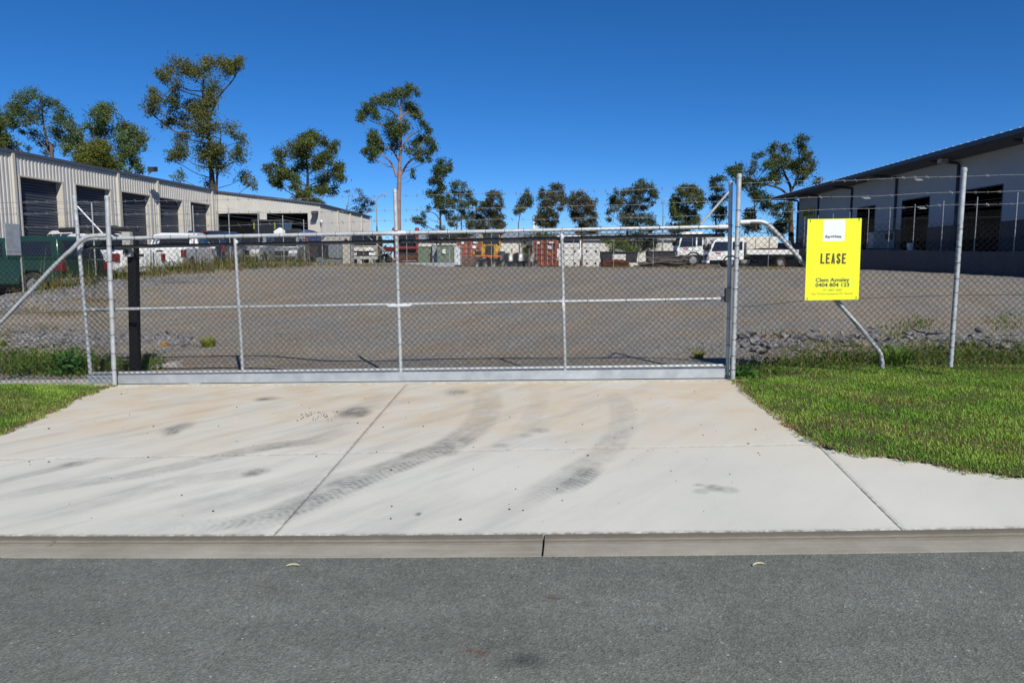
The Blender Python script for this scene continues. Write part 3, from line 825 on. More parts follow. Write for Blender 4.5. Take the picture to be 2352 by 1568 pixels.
quad(0.295, 0.695, 0.012, 0.272, 0.0061, 0.0072, 'white_panel', sgn_white)
quad(0.10, 0.90, 0.715, 0.85, 0.0061, 0.0066, 'name_strip', yel2)
SW = float(np.linalg.norm(sTR - sTL)); SH = float(np.linalg.norm(sBL - sTL))
def lettering(body, u, v, w, h, m, bold=0.0, shear=0.0, d=0.0078):
    me = fit_text(body, w * SW, h * SH, bold, shear)
    o = link('lettering', me, m, sg); p = sp(u, v, d) - OFF[sg.name]
    ang = math.atan2(sTR[2] - sTL[2], sTR[0] - sTL[0])
    o.matrix_local = Matrix.Translation(p) @ Matrix.Rotation(-ang, 4, 'Y') @ Matrix.Rotation(math.radians(90), 4, 'X')
lettering('RayWhite.', 0.487, 0.222, 0.31, 0.040, ink, 0.0012, 0.22)
def stroke_letters(word, u, v, w, h, m, sw):
    """bold condensed capitals built from flat strokes"""
    W, Hh = w * SW, h * SH; n = len(word); lw = W / n * 0.80; gap = (W - lw * n) / (n - 1); k = sw
    hw = lw / 2 - k / 2; hh = Hh / 2 - k / 2
    arc = lambda cx_, cz_, rx_, rz_, a0, a1: [(cx_ + rx_ * math.cos(a0 + (a1 - a0) * i / 8), cz_ + rz_ * math.sin(a0 + (a1 - a0) * i / 8)) for i in range(9)]
    G = {'L': [[(-hw, Hh/2), (-hw, -Hh/2)], [(-hw - k/2, -hh), (lw/2, -hh)]],
         'E': [[(-hw, Hh/2), (-hw, -Hh/2)], [(-hw - k/2, hh), (lw/2, hh)], [(-hw - k/2, .02 * Hh), (lw/2 - .15*lw, .02 * Hh)], [(-hw - k/2, -hh), (lw/2, -hh)]],
         'A': [[(-hw, -Hh/2), (0, Hh/2)], [(hw, -Hh/2), (0, Hh/2)], [(-hw * .7, -Hh * .2), (hw * .7, -Hh * .2)]],
         'S': [arc(0, hh/2 + k*.1, hw, hh/2, .15, math.pi * 1.1) + [(-hw*.55, Hh*.08), (hw*.55, -Hh*.08)] + arc(0, -hh/2 - k*.1, hw, hh/2, .1 * math.pi, -math.pi + -.15)]}
    for i, ch in enumerate(word):
        x0 = -W / 2 + lw / 2 + i * (lw + gap); mb = MB(); q = 0
        for path in G[ch]:
            for (xa, za), (xb, zb) in zip(path[:-1], path[1:]):
                pa = sp(u, v, .0082 + q * 4e-5) + np.array([x0 + xa, 0, za]); pb = sp(u, v, .0082 + q * 4e-5) + np.array([x0 + xb, 0, zb]); q += 1
                e = (pb - pa) / np.linalg.norm(pb - pa) * (k * .18 if ch == 'S' else 0)
                mb.beam(pa - e, pb + e, k * (.9 if ch == 'A' and za != zb else 1), .001, (0, 1, 0))
        mb.build('lettering', m, sg, world=True)
stroke_letters('LEASE', 0.500, 0.487, 0.475, 0.126, ink2, 0.0195)
lettering('Clem Aynsley', 0.502, 0.757, 0.63, 0.060, ink, 0.0010)
lettering('0404 804 123', 0.502, 0.812, 0.63, 0.044, ink, 0.0010)
lettering('07 3807 0001', 0.515, 0.876, 0.355, 0.028, ink3)
lettering('Ray White Industrial M1 North', 0.505, 0.925, 0.77, 0.034, ink3)
for u, v in ((0.05, 0.018), (0.95, 0.012), (0.04, 0.975), (0.95, 0.972)):
    p = sp(u, v, 0.010); MB().tube([p + (-.004, .03, .012), p + (0, -.004, .006), p + (.002, -.004, -.012), p + (0.004, .03, -.014)], 0.003, 5).build('wire_tie', pvc, sg, world=True)

# ------------------------------------------------------------------ lawns
def in_poly(P, poly):
    x, y = P[:, 0], P[:, 1]; c = np.zeros(len(P), bool); n = len(poly)
    for i in range(n):
        x0, y0 = poly[i]; x1, y1 = poly[(i + 1) % n]
        k = ((y0 > y) != (y1 > y)) & (x < (x1 - x0) * (y - y0) / ((y1 - y0) if y1 != y0 else 1e-9) + x0); c ^= k
    return c
def edge_dist(P, line):
    d = np.full(len(P), 9.0)
    for i in range(len(line) - 1):
        a, b = np.array(line[i]), np.array(line[i+1]); e = b - a; L2 = e @ e
        t_ = np.clip(((P - a) @ e) / L2, 0, 1); q = P - a - t_[:, None] * e; d = np.minimum(d, np.linalg.norm(q, axis=1))
    return d
def blades(P, length, width, lean, tint_a, tint_b, dirs=None):
    n = len(P); th = RNG.random(n) * 2 * math.pi if dirs is None else dirs
    d = np.stack([np.cos(th), np.sin(th), 0 * th], -1); sd_ = np.stack([-np.sin(th), np.cos(th), 0 * th], -1)
    ln = np.broadcast_to(length, n)[:, None]; le = np.broadcast_to(lean, n)[:, None]; w = np.broadcast_to(width, n)[:, None]
    up = np.array([0, 0, 1.0])
    mid = P + up * ln * 0.55 * np.cos(le * 0.6) + d * ln * 0.55 * np.sin(le * 0.6)
    tip = mid + up * ln * 0.45 * np.cos(le * 1.7) + d * ln * 0.45 * np.sin(le * 1.7)
    V = np.stack([P - sd_ * w / 2, P + sd_ * w / 2, mid - sd_ * w * .42, mid + sd_ * w * .42, tip], 1).reshape(-1, 3)
    b = np.arange(n)[:, None] * 5
    F = np.concatenate([b + np.array([0, 1, 3]), b + np.array([0, 3, 2]), b + np.array([2, 3, 4])], 0)
    k = RNG.random(n)[:, None]; c = np.asarray(tint_a) * (1 - k) + np.asarray(tint_b) * k
    c = c * (0.80 + 0.55 * RNG.random(n)[:, None])
    return V, F, np.repeat(c, 5, 0)
def merge(parts):
    V = []; F = []; C = []; b = 0
    for v, f, c in parts: V.append(v); F.append(f + b); C.append(c); b += len(v)
    return np.concatenate(V), np.concatenate(F), np.concatenate(C)
def lawn(name, label, poly, edge, n):
    poly = [tuple(p[:2]) for p in poly]; edge = [tuple(p[:2]) for p in edge]
    x0, x1 = min(p[0] for p in poly), max(p[0] for p in poly); y0, y1 = min(p[1] for p in poly), max(p[1] for p in poly)
    gx = np.arange(x0, x1, 0.06); gy = np.arange(y0, y1, 0.06)
    GX, GYY = np.meshgrid(gx, gy, indexing='ij'); C = np.stack([GX.ravel() + .03, GYY.ravel() + .03], -1)
    k = in_poly(C, poly) & (edge_dist(C, edge) > 0.03)
    X, Y = np.meshgrid(np.append(gx, gx[-1] + .06), np.append(gy, gy[-1] + .06), indexing='ij')
    def lz(X, Y):
        return H(X, Y) + 0.012 + 0.03 * ss(0.0, 0.5, edge_dist(np.stack([X.ravel(), Y.ravel()], -1), edge)).reshape(X.shape) + 0.015 * np.sin(X * 2.3) * np.sin(Y * 2.9)
    V = np.stack([X, Y, lz(X, Y)], -1).reshape(-1, 3)
    me = mesh_np('verge', V, grid_faces(len(gx) + 1, len(gy) + 1)[k]); link('verge', me, M_SOIL, kind='structure')
    P = np.stack([x0 + RNG.random(n * 3) * (x1 - x0), y0 + RNG.random(n * 3) * (y1 - y0)], -1)
    ed = edge_dist(P, edge)
    keep = in_poly(P, poly) | (ed < 0.035 + 0.05 * np.sin(P[:, 0] * 19 + 2 * np.sin(P[:, 1] * 7)) * np.sin(P[:, 1] * 17) + 0.03 * np.sin(P[:, 0] * 43) * np.sin(P[:, 1] * 51))
    # bare patches and clumpiness
    cl = 0.5 + 0.25 * np.sin(P[:, 0] * 7.1 + np.sin(P[:, 1] * 5.3) * 2) + 0.25 * np.sin(P[:, 1] * 8.3 + np.sin(P[:, 0] * 4.1) * 2)
    bare = np.zeros(len(P))
    for c, r in BARE: bare = np.maximum(bare, 1 - ss(r * 0.3, r * 1.4, np.linalg.norm((P - np.array(c[:2])), axis=1)))
    keep &= RNG.random(len(P)) > bare * 0.93
    keep &= RNG.random(len(P)) < 0.55 + 0.45 * cl
    P = P[keep][:n]; ed = ed[keep][:n]; cl = cl[keep][:n]
    Z = lz(P[:, 0], P[:, 1])
    P3 = np.stack([P[:, 0], P[:, 1], Z - 0.004], -1); m_ = len(P3)
    dry = ss(0.62, 0.95, 0.5 + 0.28 * np.sin(P[:, 0] * 2.7 + 1.4 * np.sin(P[:, 1] * 3.1)) + 0.28 * np.sin(P[:, 1] * 4.3 + 1.7 * np.sin(P[:, 0] * 2.1)))
    dead = (RNG.random(m_) < (0.07 + 0.35 * dry + 0.65 * (1 - ss(0.0, 0.10, ed))))[:, None]
    patch = ss(0.2, 0.8, 0.5 + 0.3 * np.sin(P[:, 0] * 1.9 + 1) * np.sin(P[:, 1] * 2.3) + 0.25 * np.sin(P[:, 0] * 5.1 + P[:, 1] * 3))[:, None]
    ga = np.array([0.125, 0.245, 0.032]) * (1 - patch) + np.array([0.20, 0.325, 0.05]) * patch
    gb = np.array([0.19, 0.345, 0.05]) * (1 - patch) + np.array([0.28, 0.41, 0.075]) * patch
    ta = np.where(dead, np.array([0.22, 0.16, 0.075]), ga); tb = np.where(dead, np.array([0.30, 0.25, 0.12]), gb)
    V, F, T_ = blades(P3, 0.018 + 0.040 * RNG.random(m_) * (0.35 + cl), 0.005 + 0.006 * RNG.random(m_) ** 2, 0.35 + 1.0 * RNG.random(m_), ta * (0.78 + 0.3 * cl[:, None]), tb * (0.78 + 0.35 * cl[:, None]))
    me = mesh_np(name, V, F); set_tint(me, T_)
    link(name, me, M_GRASS, label=label, cat='grass', kind='stuff')
redge = [gpt(x, y) for x, y in ((1688, 868), (1712, 905), (1745, 935), (1790, 965), (1835, 995), (1872, 1022), (1900, 1033), (1960, 1045), (2050, 1056), (2130, 1068), (2220, 1085), (2352, 1103), (2480, 1112))]
ledge = [gpt(x, y) for x, y in ((275, 882), (235, 893), (170, 920), (100, 955), (50, 980), (0, 1001), (-80, 1030), (-260, 1090))]
BARE = [(gpt(2035, 955), 0.13), (gpt(2000, 1005), 0.10), (gpt(1860, 880), 0.16), (gpt(1800, 868), 0.2), (gpt(2260, 1010), 0.06)]
lawn('grass', 'mown green lawn on the verge right of the driveway', [p for p in redge] + [(7.5, 5.6), (7.5, 9.75), (2.75, 9.7), (2.2, 9.25)], redge, 120000)
lawn('grass', 'wedge of mown green lawn on the verge left of the driveway', [p for p in ledge] + [(-8.6, 8.93), (-5.7, 8.93)], ledge, 42000)

# ------------------------------------------------------------------ rocks on the yard's front bank
HULLS = []
for k in range(9):
    bm = bmesh.new()
    for i in range(13):
        v = Vector((random.gauss(0, 1), random.gauss(0, 1), random.gauss(0, 1))).normalized() * random.uniform(0.75, 1.05)
        bm.verts.new((v.x * 1.0, v.y * 0.8, v.z * 0.62))
    r = bmesh.ops.convex_hull(bm, input=bm.verts)
    bmesh.ops.delete(bm, geom=[v for v in bm.verts if not v.link_faces], context='VERTS')
    bmesh.ops.recalc_face_normals(bm, faces=bm.faces)
    me = bpy.data.meshes.new('rock'); bm.to_mesh(me); bm.free(); me.materials.append(M_ROCK); HULLS.append(me)
def rock_bank(region, n, smin, smax, name='rock_bank', pred=None):
    """region: (x0,x1,y0,y1) in picture pixels, spread over the land there"""
    t_ = thing(name, None, None, tuple(gpt((region[0][0] + region[-1][0]) / 2, region[0][1])), kind='structure')
    pix = []
    while len(pix) < n:
        x, y, rx_, ry_ = random.choice(region); a = random.gauss(0, 0.5); b = random.gauss(0, 0.5)
        if a * a + b * b <= 1: pix.append((x + a * rx_, y + b * ry_))
    for p in gpts([q[0] for q in pix], [q[1] for q in pix]):
        s = random.uniform(smin, smax) * random.choice((0.7, 1, 1, 1.25))
        o = bpy.data.objects.new('rock', random.choice(HULLS)); COL.objects.link(o); o.parent = t_
        o.location = Vector(p) - Vector(OFF[t_.name]) + Vector((0, 0, s * 0.18))
        o.scale = (s, s * random.uniform(.8, 1.2), s * random.uniform(.7, 1.2)); o.rotation_euler = (random.uniform(-.5, .5), random.uniform(-.5, .5), random.uniform(0, 6.3))
rock_bank([(1720, 785, 35, 22), (1760, 790, 40, 25), (1820, 785, 45, 22), (1880, 780, 45, 22), (1940, 785, 40, 20), (1985, 772, 40, 22), (2050, 790, 50, 12), (2110, 775, 40, 20), (2170, 785, 40, 20), (2240, 782, 50, 20), (2310, 785, 50, 18), (2370, 785, 40, 20)], 290, 0.05, 0.115)
rock_bank([(10, 775, 60, 24), (70, 775, 55, 26), (130, 775, 55, 24), (190, 775, 55, 22), (255, 778, 50, 18), (330, 782, 35, 18), (375, 778, 35, 18), (420, 785, 30, 14)], 230, 0.04, 0.09)
rock_bank([(60, 690, 60, 16), (130, 680, 60, 18), (200, 665, 60, 16), (20, 705, 40, 14), (280, 655, 40, 10), (420, 645, 40, 7)], 150, 0.04, 0.085)
p = gpt(378, 797)
o = bpy.data.objects.new('orange_rock', HULLS[3].copy()); o.data.materials.clear(); o.data.materials.append(mat('ochre rock', (0.34, 0.20, 0.09), 0.9, 0, 0.2, 20, 0.4, 40)); COL.objects.link(o)
o.location = Vector(p) + Vector((0, 0, .05)); o.scale = (.10, .09, .09); o['label'] = 'rounded ochre rock among the grey rocks behind the left of the gate'; o['category'] = 'rock'
# slab offcut behind the gate
p = gpt(382, 842)
mb = MB(); mb.hexa([(-.22, -.07, -.05), (.2, -.09, -.05), (.22, .09, -.05), (-.16, .08, -.05), (-.2, -.06, .01), (.19, -.08, .08), (.2, .07, .09), (-.14, .06, .03)])
mb.build('concrete_offcut', mat('broken concrete', (0.36, 0.34, 0.31), 0.9, 0, 0.15, 8, .4, 40), None, bevel=0.01, loc=p, label='broken slab of pale concrete lying behind the gate', cat='rubble')

# loose stones over the gravel
N = 15000
yy = 9.6 + (RNG.random(N) ** 1.7) * 22; xx = -13 + RNG.random(N) * 31
P = np.stack([xx, yy, zyard(xx, yy)], -1)
s_ = (0.006 + 0.016 * RNG.random(N) ** 2.5) * (1 + 0.02 * (yy - 9)); oc = np.array([(1,0,0),(-1,0,0),(0,1,0),(0,-1,0),(0,0,.7),(0,0,-.7)], float)
th = RNG.random(N) * 6.28; R_ = np.stack([np.cos(th), -np.sin(th), 0*th, np.sin(th), np.cos(th), 0*th, 0*th, 0*th, 1+0*th], -1).reshape(-1, 3, 3)
OV = np.einsum('nij,kj->nki', R_, oc) * s_[:, None, None] * (0.7 + 0.6 * RNG.random((N, 6, 1))) + P[:, None, :] + np.array([0, 0, 0.004])
tri = np.array([(0,2,4),(2,1,4),(1,3,4),(3,0,4),(2,0,5),(1,2,5),(3,1,5),(0,3,5)])
me = mesh_np('gravel_stones', OV.reshape(-1, 3), (np.arange(N)[:, None, None] * 6 + tri).reshape(-1, 3))
cc = np.array([0.21, 0.20, 0.185]) * (0.6 + 0.9 * RNG.random((N, 1))); lt = RNG.random(N) < 0.035; cc[lt] = np.array([0.5, 0.47, 0.42])
br_ = RNG.random(N) < 0.25; cc[br_] = cc[br_] * np.array([1.25, 1.0, 0.75])
set_tint(me, np.repeat(cc, 6, 0)); link('gravel_stones', me, M_STONE, label='loose grey stones scattered over the gravel yard', cat='gravel', kind='stuff')
# crushed rock on the left bank
pq = np.array(random.choices([(60, 690, 60, 16), (130, 680, 60, 18), (200, 665, 60, 16), (20, 705, 40, 14), (280, 655, 40, 10), (420, 645, 50, 7), (340, 650, 40, 8), (60, 775, 80, 26), (200, 778, 90, 20), (370, 785, 60, 16)], k=3200), float)
P = gpts(pq[:, 0] + RNG.normal(0, .5, 3200) * pq[:, 2], pq[:, 1] + RNG.normal(0, .5, 3200) * pq[:, 3]); n_ = len(P); s_ = 0.018 + 0.03 * RNG.random(n_) ** 2
OV = oc[None] * s_[:, None, None] * (0.6 + 0.8 * RNG.random((n_, 6, 3))) + P[:, None, :] + np.array([0, 0, 0.012])
me = mesh_np('crushed_rock', OV.reshape(-1, 3), (np.arange(n_)[:, None, None] * 6 + tri).reshape(-1, 3))
set_tint(me, np.repeat(np.array([0.20, 0.20, 0.205]) * (0.5 + 0.9 * RNG.random((n_, 1))), 6, 0)); link('crushed_rock', me, M_STONE, label='crushed grey rock spread over the bank at the left of the yard', cat='rock', kind='stuff')
# debris on the driveway
N = 190
px = RNG.random(N) * 1700 + 60; py = 895 + (RNG.random(N) ** 1.6) * 300
k = RNG.random(N) < 0.35; px[k] = 735 + RNG.normal(0, 22, k.sum()); py[k] = 955 + RNG.normal(0, 6, k.sum())
P = gpts(px, py); s_ = 0.004 + 0.009 * RNG.random(N) ** 3; th = RNG.random(N) * 6.28
R_ = np.stack([np.cos(th), -np.sin(th), 0*th, np.sin(th), np.cos(th), 0*th, 0*th, 0*th, 1+0*th], -1).reshape(-1, 3, 3)
OV = np.einsum('nij,kj->nki', R_, oc) * s_[:, None, None] + P[:, None, :] + np.array([0, 0, 0.003])
me = mesh_np('driveway_grit', OV.reshape(-1, 3), (np.arange(N)[:, None, None] * 6 + tri).reshape(-1, 3))
set_tint(me, np.repeat(np.array([0.06, 0.052, 0.042]) * (0.5 + RNG.random((N, 1))), 6, 0)); link('driveway_grit', me, M_STONE, label='dark grit and crumbs of soil strewn over the pale driveway', cat='grit', kind='stuff')
for i, (x, y, a, lab) in enumerate(((672, 1287, 0.1, 'pale curled gum leaf on the road beside the gutter'), (1740, 1305, 0.35, 'pale curled gum leaf lying right of centre on the road'))):
    v = ray(x, y); p = EYE + v * ((0.005 - 1.6) / v[2]); p[2] = 0.02 * p[0] + 0.006
    MB().tube(curve_pts([(-.035, -.006, 0.002), (-.01, .004, .006), (.02, .004, .005), (.038, -.004, .002)], 4), [.001, .003, .004, .005, .005, .005, .005, .005, .004, .004, .003, .002, .001], 6).build('fallen_leaf', mat('dry leaf', (0.45, 0.42, 0.26), 0.7), None, loc=p, label=lab, cat='leaf').rotation_euler = (0, 0, a)
# ------------------------------------------------------------------ weeds
def leaf_quads(C, L, W, droop, tint, jitter=0.35):
    n = len(C); th = RNG.random(n) * 2 * math.pi; dn = droop + 0.5 * RNG.normal(size=n)
    a = np.stack([np.cos(th), np.sin(th), -dn], -1); a /= np.linalg.norm(a, axis=1)[:, None]
    b = np.cross(a, RNG.normal(size=(n, 3))); b /= np.linalg.norm(b, axis=1)[:, None]
    L = (L * (0.7 + 0.6 * RNG.random(n)))[:, None]; W = (W * (0.7 + 0.6 * RNG.random(n)))[:, None]
    V = np.stack([C - a * L / 2, C + b * W / 2 - a * L * .1, C + a * L / 2, C - b * W / 2 - a * L * .1], 1).reshape(-1, 3)
    q = np.arange(n)[:, None] * 4
    c = np.asarray(tint) * (1 - jitter + 2 * jitter * RNG.random(n)[:, None])
    return V, q + np.array([0, 1, 2, 3]), np.repeat(c, 4, 0)
def to_tri(V, F, C): return V, np.concatenate([F[:, [0, 1, 2]], F[:, [0, 2, 3]]]), C
def weeds(label, spots, nblade, hmin, hmax, cols, nleaf=0, leafcol=(0.07, 0.15, 0.025), width=0.007, name='weeds', kind='stuff', stalks=0, cat='weeds'):
    wts = [s[2] * s[3] for s in spots]; q = np.array(random.choices(spots, wts, k=nblade), float)
    P = gpts(q[:, 0] + RNG.normal(0, .5, nblade) * q[:, 2], q[:, 1] + RNG.normal(0, .5, nblade) * q[:, 3]); n = len(P)
    dist = np.linalg.norm(P - EYE, axis=1)
    k = RNG.integers(0, len(cols), n); ca = np.array(cols)[k]
    h = hmin + (hmax - hmin) * RNG.random(n) ** 1.6
    parts = [blades(P - np.array([0, 0, .01]), h, width * np.maximum(1, dist / 13), 0.2 + 0.7 * RNG.random(n), ca * .8, ca * 1.2)]
    if nleaf:
        i = RNG.integers(0, n, nleaf); C = P[i] + RNG.normal(size=(nleaf, 3)) * np.array([.05, .05, 0]) ; C[:, 2] += h[i] * RNG.random(nleaf) * 0.8
        parts.append(to_tri(*leaf_quads(C, 0.05 * np.maximum(1, dist[i] / 14), 0.028 * np.maximum(1, dist[i] / 14), 0.1, leafcol)))
    if stalks:
        i = RNG.integers(0, n, stalks)
        parts.append(blades(P[i], hmax * (1.1 + 0.7 * RNG.random(stalks)), 0.006 * np.maximum(1, dist[i] / 13), 0.1 + 0.3 * RNG.random(stalks), np.array([.20, .16, .08]), np.array([.30, .25, .14])))
    V, F, C = merge(parts)
    me = mesh_np(name, V, F); set_tint(me, C)
    return link(name, me, M_GRASS, label=label, cat=cat, kind=kind)
G1, G2, Y1, B1, O1 = (0.085, 0.15, 0.025), (0.15, 0.22, 0.035), (0.24, 0.22, 0.05), (0.20, 0.14, 0.065), (0.13, 0.13, 0.035)
weeds('low green weeds along the front fence left of the gate', [(20, 830, 60, 26), (80, 835, 60, 26), (140, 832, 50, 28), (190, 835, 30, 26), (240, 838, 40, 22), (290, 845, 30, 16), (340, 838, 40, 18), (30, 855, 60, 10), (110, 856, 60, 10), (180, 856, 50, 10)], 3200, .06, .22, [G1, G2, O1, Y1], 2600, stalks=60)
weeds('straggling green and dry weeds along the front fence right of the gate', [(1720, 850, 40, 20), (1790, 845, 60, 18), (1860, 835, 70, 20), (1940, 832, 70, 22), (2010, 825, 60, 22), (2080, 825, 70, 24), (2150, 820, 60, 18), (2220, 818, 60, 18), (2300, 822, 70, 16), (2390, 815, 60, 16), (1760, 862, 60, 12), (1900, 850, 90, 12), (2050, 845, 90, 12), (2200, 838, 90, 12), (2330, 836, 70, 12)], 6500, .05, .19, [G1, G2, G2, O1, Y1, B1], 3200, (0.085, .15, .025), stalks=110)
weeds('dry brown and green weeds growing among the grey rocks right of the gate', [(1800, 772, 50, 10), (1900, 790, 60, 12), (2060, 770, 60, 20), (2110, 745, 50, 16), (2300, 745, 60, 18), (2230, 800, 60, 10), (1610, 810, 30, 10), (1960, 800, 50, 10), (1850, 805, 70, 10), (2150, 800, 60, 10), (2330, 795, 60, 14)], 1900, .05, .20, [Y1, B1, O1, G1], 350)
weeds('patches of dry grass on the bank at the left of the yard', [(60, 715, 60, 8), (150, 722, 60, 10), (200, 690, 50, 8), (110, 755, 40, 7), (250, 690, 30, 6), (330, 670, 60, 6), (480, 640, 60, 4), (20, 770, 30, 14), (330, 650, 50, 5)], 1500, .04, .13, [Y1, B1, B1, O1], 0)
weeds('tall dry weeds along the fence in front of the parked vehicles', [(10, 650, 40, 18), (50, 655, 50, 16), (100, 655, 50, 14), (150, 648, 60, 14), (190, 645, 40, 12), (215, 635, 50, 12), (280, 635, 60, 9), (350, 628, 50, 8), (430, 622, 60, 8), (520, 616, 70, 6), (610, 613, 80, 5), (700, 610, 70, 4)], 5200, .25, .75, [G1, O1, B1, Y1, B1], 1500, (.06, .10, .02), stalks=420)
weeds('thin line of grass along the foot of the far fence', [(850, 611, 80, 2), (1000, 611, 90, 2), (1150, 612, 90, 2), (1300, 614, 90, 2), (1450, 616, 90, 2), (1600, 617, 90, 2), (1750, 618, 90, 2)], 1500, .12, .4, [B1, O1, Y1, B1], 0)
weeds('scattered tufts of dry brown grass on the gravel yard', [(1600, 680, 60, 5), (1680, 660, 40, 4), (1860, 645, 60, 3), (1480, 645, 60, 3), (1540, 800, 50, 6), (2010, 655, 40, 3), (1300, 690, 200, 25), (700, 780, 120, 20), (1550, 640, 30, 2)], 420, .02, .07, [B1, B1, Y1], 0)
def tuft(x, y, n, h, cols, label, w=0.009, spread=0.05, nleaf=0):
    c = gpt(x, y); th = RNG.random(n) * 6.28; r = spread * np.sqrt(RNG.random(n))
    P = c + np.stack([r * np.cos(th), r * np.sin(th), 0 * th - .01], -1); ca = np.array(cols)[RNG.integers(0, len(cols), n)]
    V, F, C = blades(P - c, h * (.5 + .6 * RNG.random(n)), w, 0.25 + 0.6 * RNG.random(n), ca * .8, ca * 1.2, dirs=th + RNG.normal(0, .5, n))
    if nleaf:
        q = RNG.normal(size=(nleaf, 3)) * np.array([spread * .8, spread * .8, h * .28]) + np.array([0, 0, h * .5]); q[:, 2] = np.abs(q[:, 2])
        t_ = thing('leafy_weed', label, 'plant', tuple(c)); me = mesh_np('stems', V, F); set_tint(me, C); link('stems', me, M_GRASS, t_)
        V, F, C = leaf_quads(q, np.full(nleaf, .075), np.full(nleaf, .04), .1, (0.06, 0.16, 0.035)); me = mesh_np('foliage', V, F); set_tint(me, C); link('foliage', me, M_GRASS, t_)
        return
    me = mesh_np('grass_tuft', V, F); set_tint(me, C)
    link('grass_tuft', me, M_GRASS, loc=c, label=label, cat='plant')
tuft(478, 797, 190, .24, [G2, Y1, (.22, .26, .04)], 'bright yellow green grass tuft behind the gate, beside the grey rocks on the left', spread=.10)
tuft(1605, 822, 120, .17, [Y1, (.26, .22, .07), G2], 'pale dry grass tuft behind the right end of the gate', spread=.06)
tuft(2062, 842, 200, .36, [G2, (.15, .29, .045)], 'tall broad bladed green grass clump at the foot of the right fence brace', .014, .12)
tuft(165, 858, 60, .3, [G1], 'leafy dark green bush behind the front fence at the left end of the gate', .008, .13, 420)
tuft(2, 795, 90, .2, [G2, Y1], 'grass tuft on the rocky bank at the left edge of the picture', spread=.08)
tuft(1700, 868, 110, .15, [G1, G2], 'low green weed clump at the foot of the gate post on the right', .008, .10, 160)
strip = thing('mowing_strip', None, None, (-7, 9.04, -0.1), kind='structure')
for i in range(13):
    x0 = -9.4 + i * 0.29; m_ = MB(); j = random.uniform(-.012, .012)
    m_.box(x0, x0 + 0.27, 8.98 + j, 9.11 + j, 0.02 * x0 + 0.0, 0.02 * x0 + 0.118 + j)
    m_.build('edging_block', mat('edging concrete', (0.40, 0.38, 0.34), .9, 0, .2, 9, .5, 30, dirt=(.16, .13, .09), dscale=9), strip, bevel=.012, world=True)

# ------------------------------------------------------------------ fences round the yard
fence_wire = mat('thin fence wire', (0.10, 0.10, 0.10), .6, .3, .2, 10)
def long_fence(label, pts, npost_step, h, post_r=0.022, mesh_h=1.8, wires=(0.12, 0.28, 0.42), dz=0.0, grid=0.11, r=0.0022, zfun=None):
    t_ = thing('chain_link_fence', label, 'fence', (pts[0][0], pts[0][1], float(H(*pts[0]))))
    zf = zfun or (lambda x, y: H(x, y))
    tops = []
    for (x0, y0), (x1, y1) in zip(pts[:-1], pts[1:]):
        L = math.hypot(x1 - x0, y1 - y0); n = max(1, round(L / npost_step))
        for i in range(n + (1 if (x1, y1) == pts[-1] else 0)):
            x = x0 + (x1 - x0) * i / n; y = y0 + (y1 - y0) * i / n; z = float(zf(x, y)) + dz
            MB().tube([(x, y, z - .1), (x, y, z + h)], post_r, 8).build('post', galv_dull, t_, 40, world=True); tops.append((x, y, z))
        def place(u, hh):
            x = x0 + (x1 - x0) * u / L; y = y0 + (y1 - y0) * u / L
            zz = zf(x, y) + dz
            return np.stack([x, y, zz + 0.05 + hh], -1)
        V_, F_ = chain_link(0, L, 0, mesh_h, place, r, grid)
        mesh_part(t_, V_, F_, fence_wire)
    for k, w in enumerate(wires):
        mb = MB(); mb.tube([(x, y, z + mesh_h + .05 + w) for x, y, z in tops], 0.004, 4, False)
        mb.build('barbed_wire', galv_dull, t_, world=True)
    return t_
lf = long_fence('chain link boundary fence along the left side of the yard', [(-13.8, 15.4), (-13.8, 52.4)], 3.08, 2.32, grid=0.13)
ff = long_fence('chain link boundary fence across the far end of the yard', [(-13.8, 52.4), (18.9, 59.0)], 3.02, 2.5, grid=0.16, r=.003)
rf = long_fence('chain link fence standing on the retaining wall on the right', [(19.2, 27), (19.2, 60.5)], 3.0, 2.45, zfun=lambda x, y: 1.83 + .016 * (y - 31), grid=0.13)
p = atX(33, 548, -13.75)
MB().box(-13.78, -13.76, p[1] - .28, p[1] + .22, p[2] - .42, p[2] + .37).build('blank_sign', galv_flat, None, label='blank grey metal sign wired to the left boundary fence', cat='sign')
for a, b in (((-13.6, 52.4), (-11.4, 52.75)), ((17.5, 58.6), (18.6, 58.9))):
    z = float(H(*a)); MB().tube([(a[0], a[1], z + 2.0), (b[0], b[1], z + .05)], .022, 8).build('brace', galv, ff, 40, world=True)
# retaining wall of painted panels
rw = thing('retaining_wall', 'long low navy painted retaining wall on the right side of the yard', 'wall', (19.1, 31, .7))
navy_wall = mat('navy painted wall', (0.040, 0.046, 0.072), .6, 0, .12, 1.2, .1, 30, dirt=(.075, .075, .085), dscale=1.5, damt=.4)
for i in range(12):
    y0 = 26 + i * 3; y1 = y0 + 2.985
    MB().hexa([(19.0, y0, .4), (19.2, y0, .4), (19.2, y1, .4), (19.0, y1, .4), (19.0, y0, 1.80 + .016 * (y0 - 31)), (19.2, y0, 1.80 + .016 * (y0 - 31)), (19.2, y1, 1.80 + .016 * (y1 - 31)), (19.0, y1, 1.80 + .016 * (y1 - 31))]).build('wall_panel', navy_wall, rw, world=True)

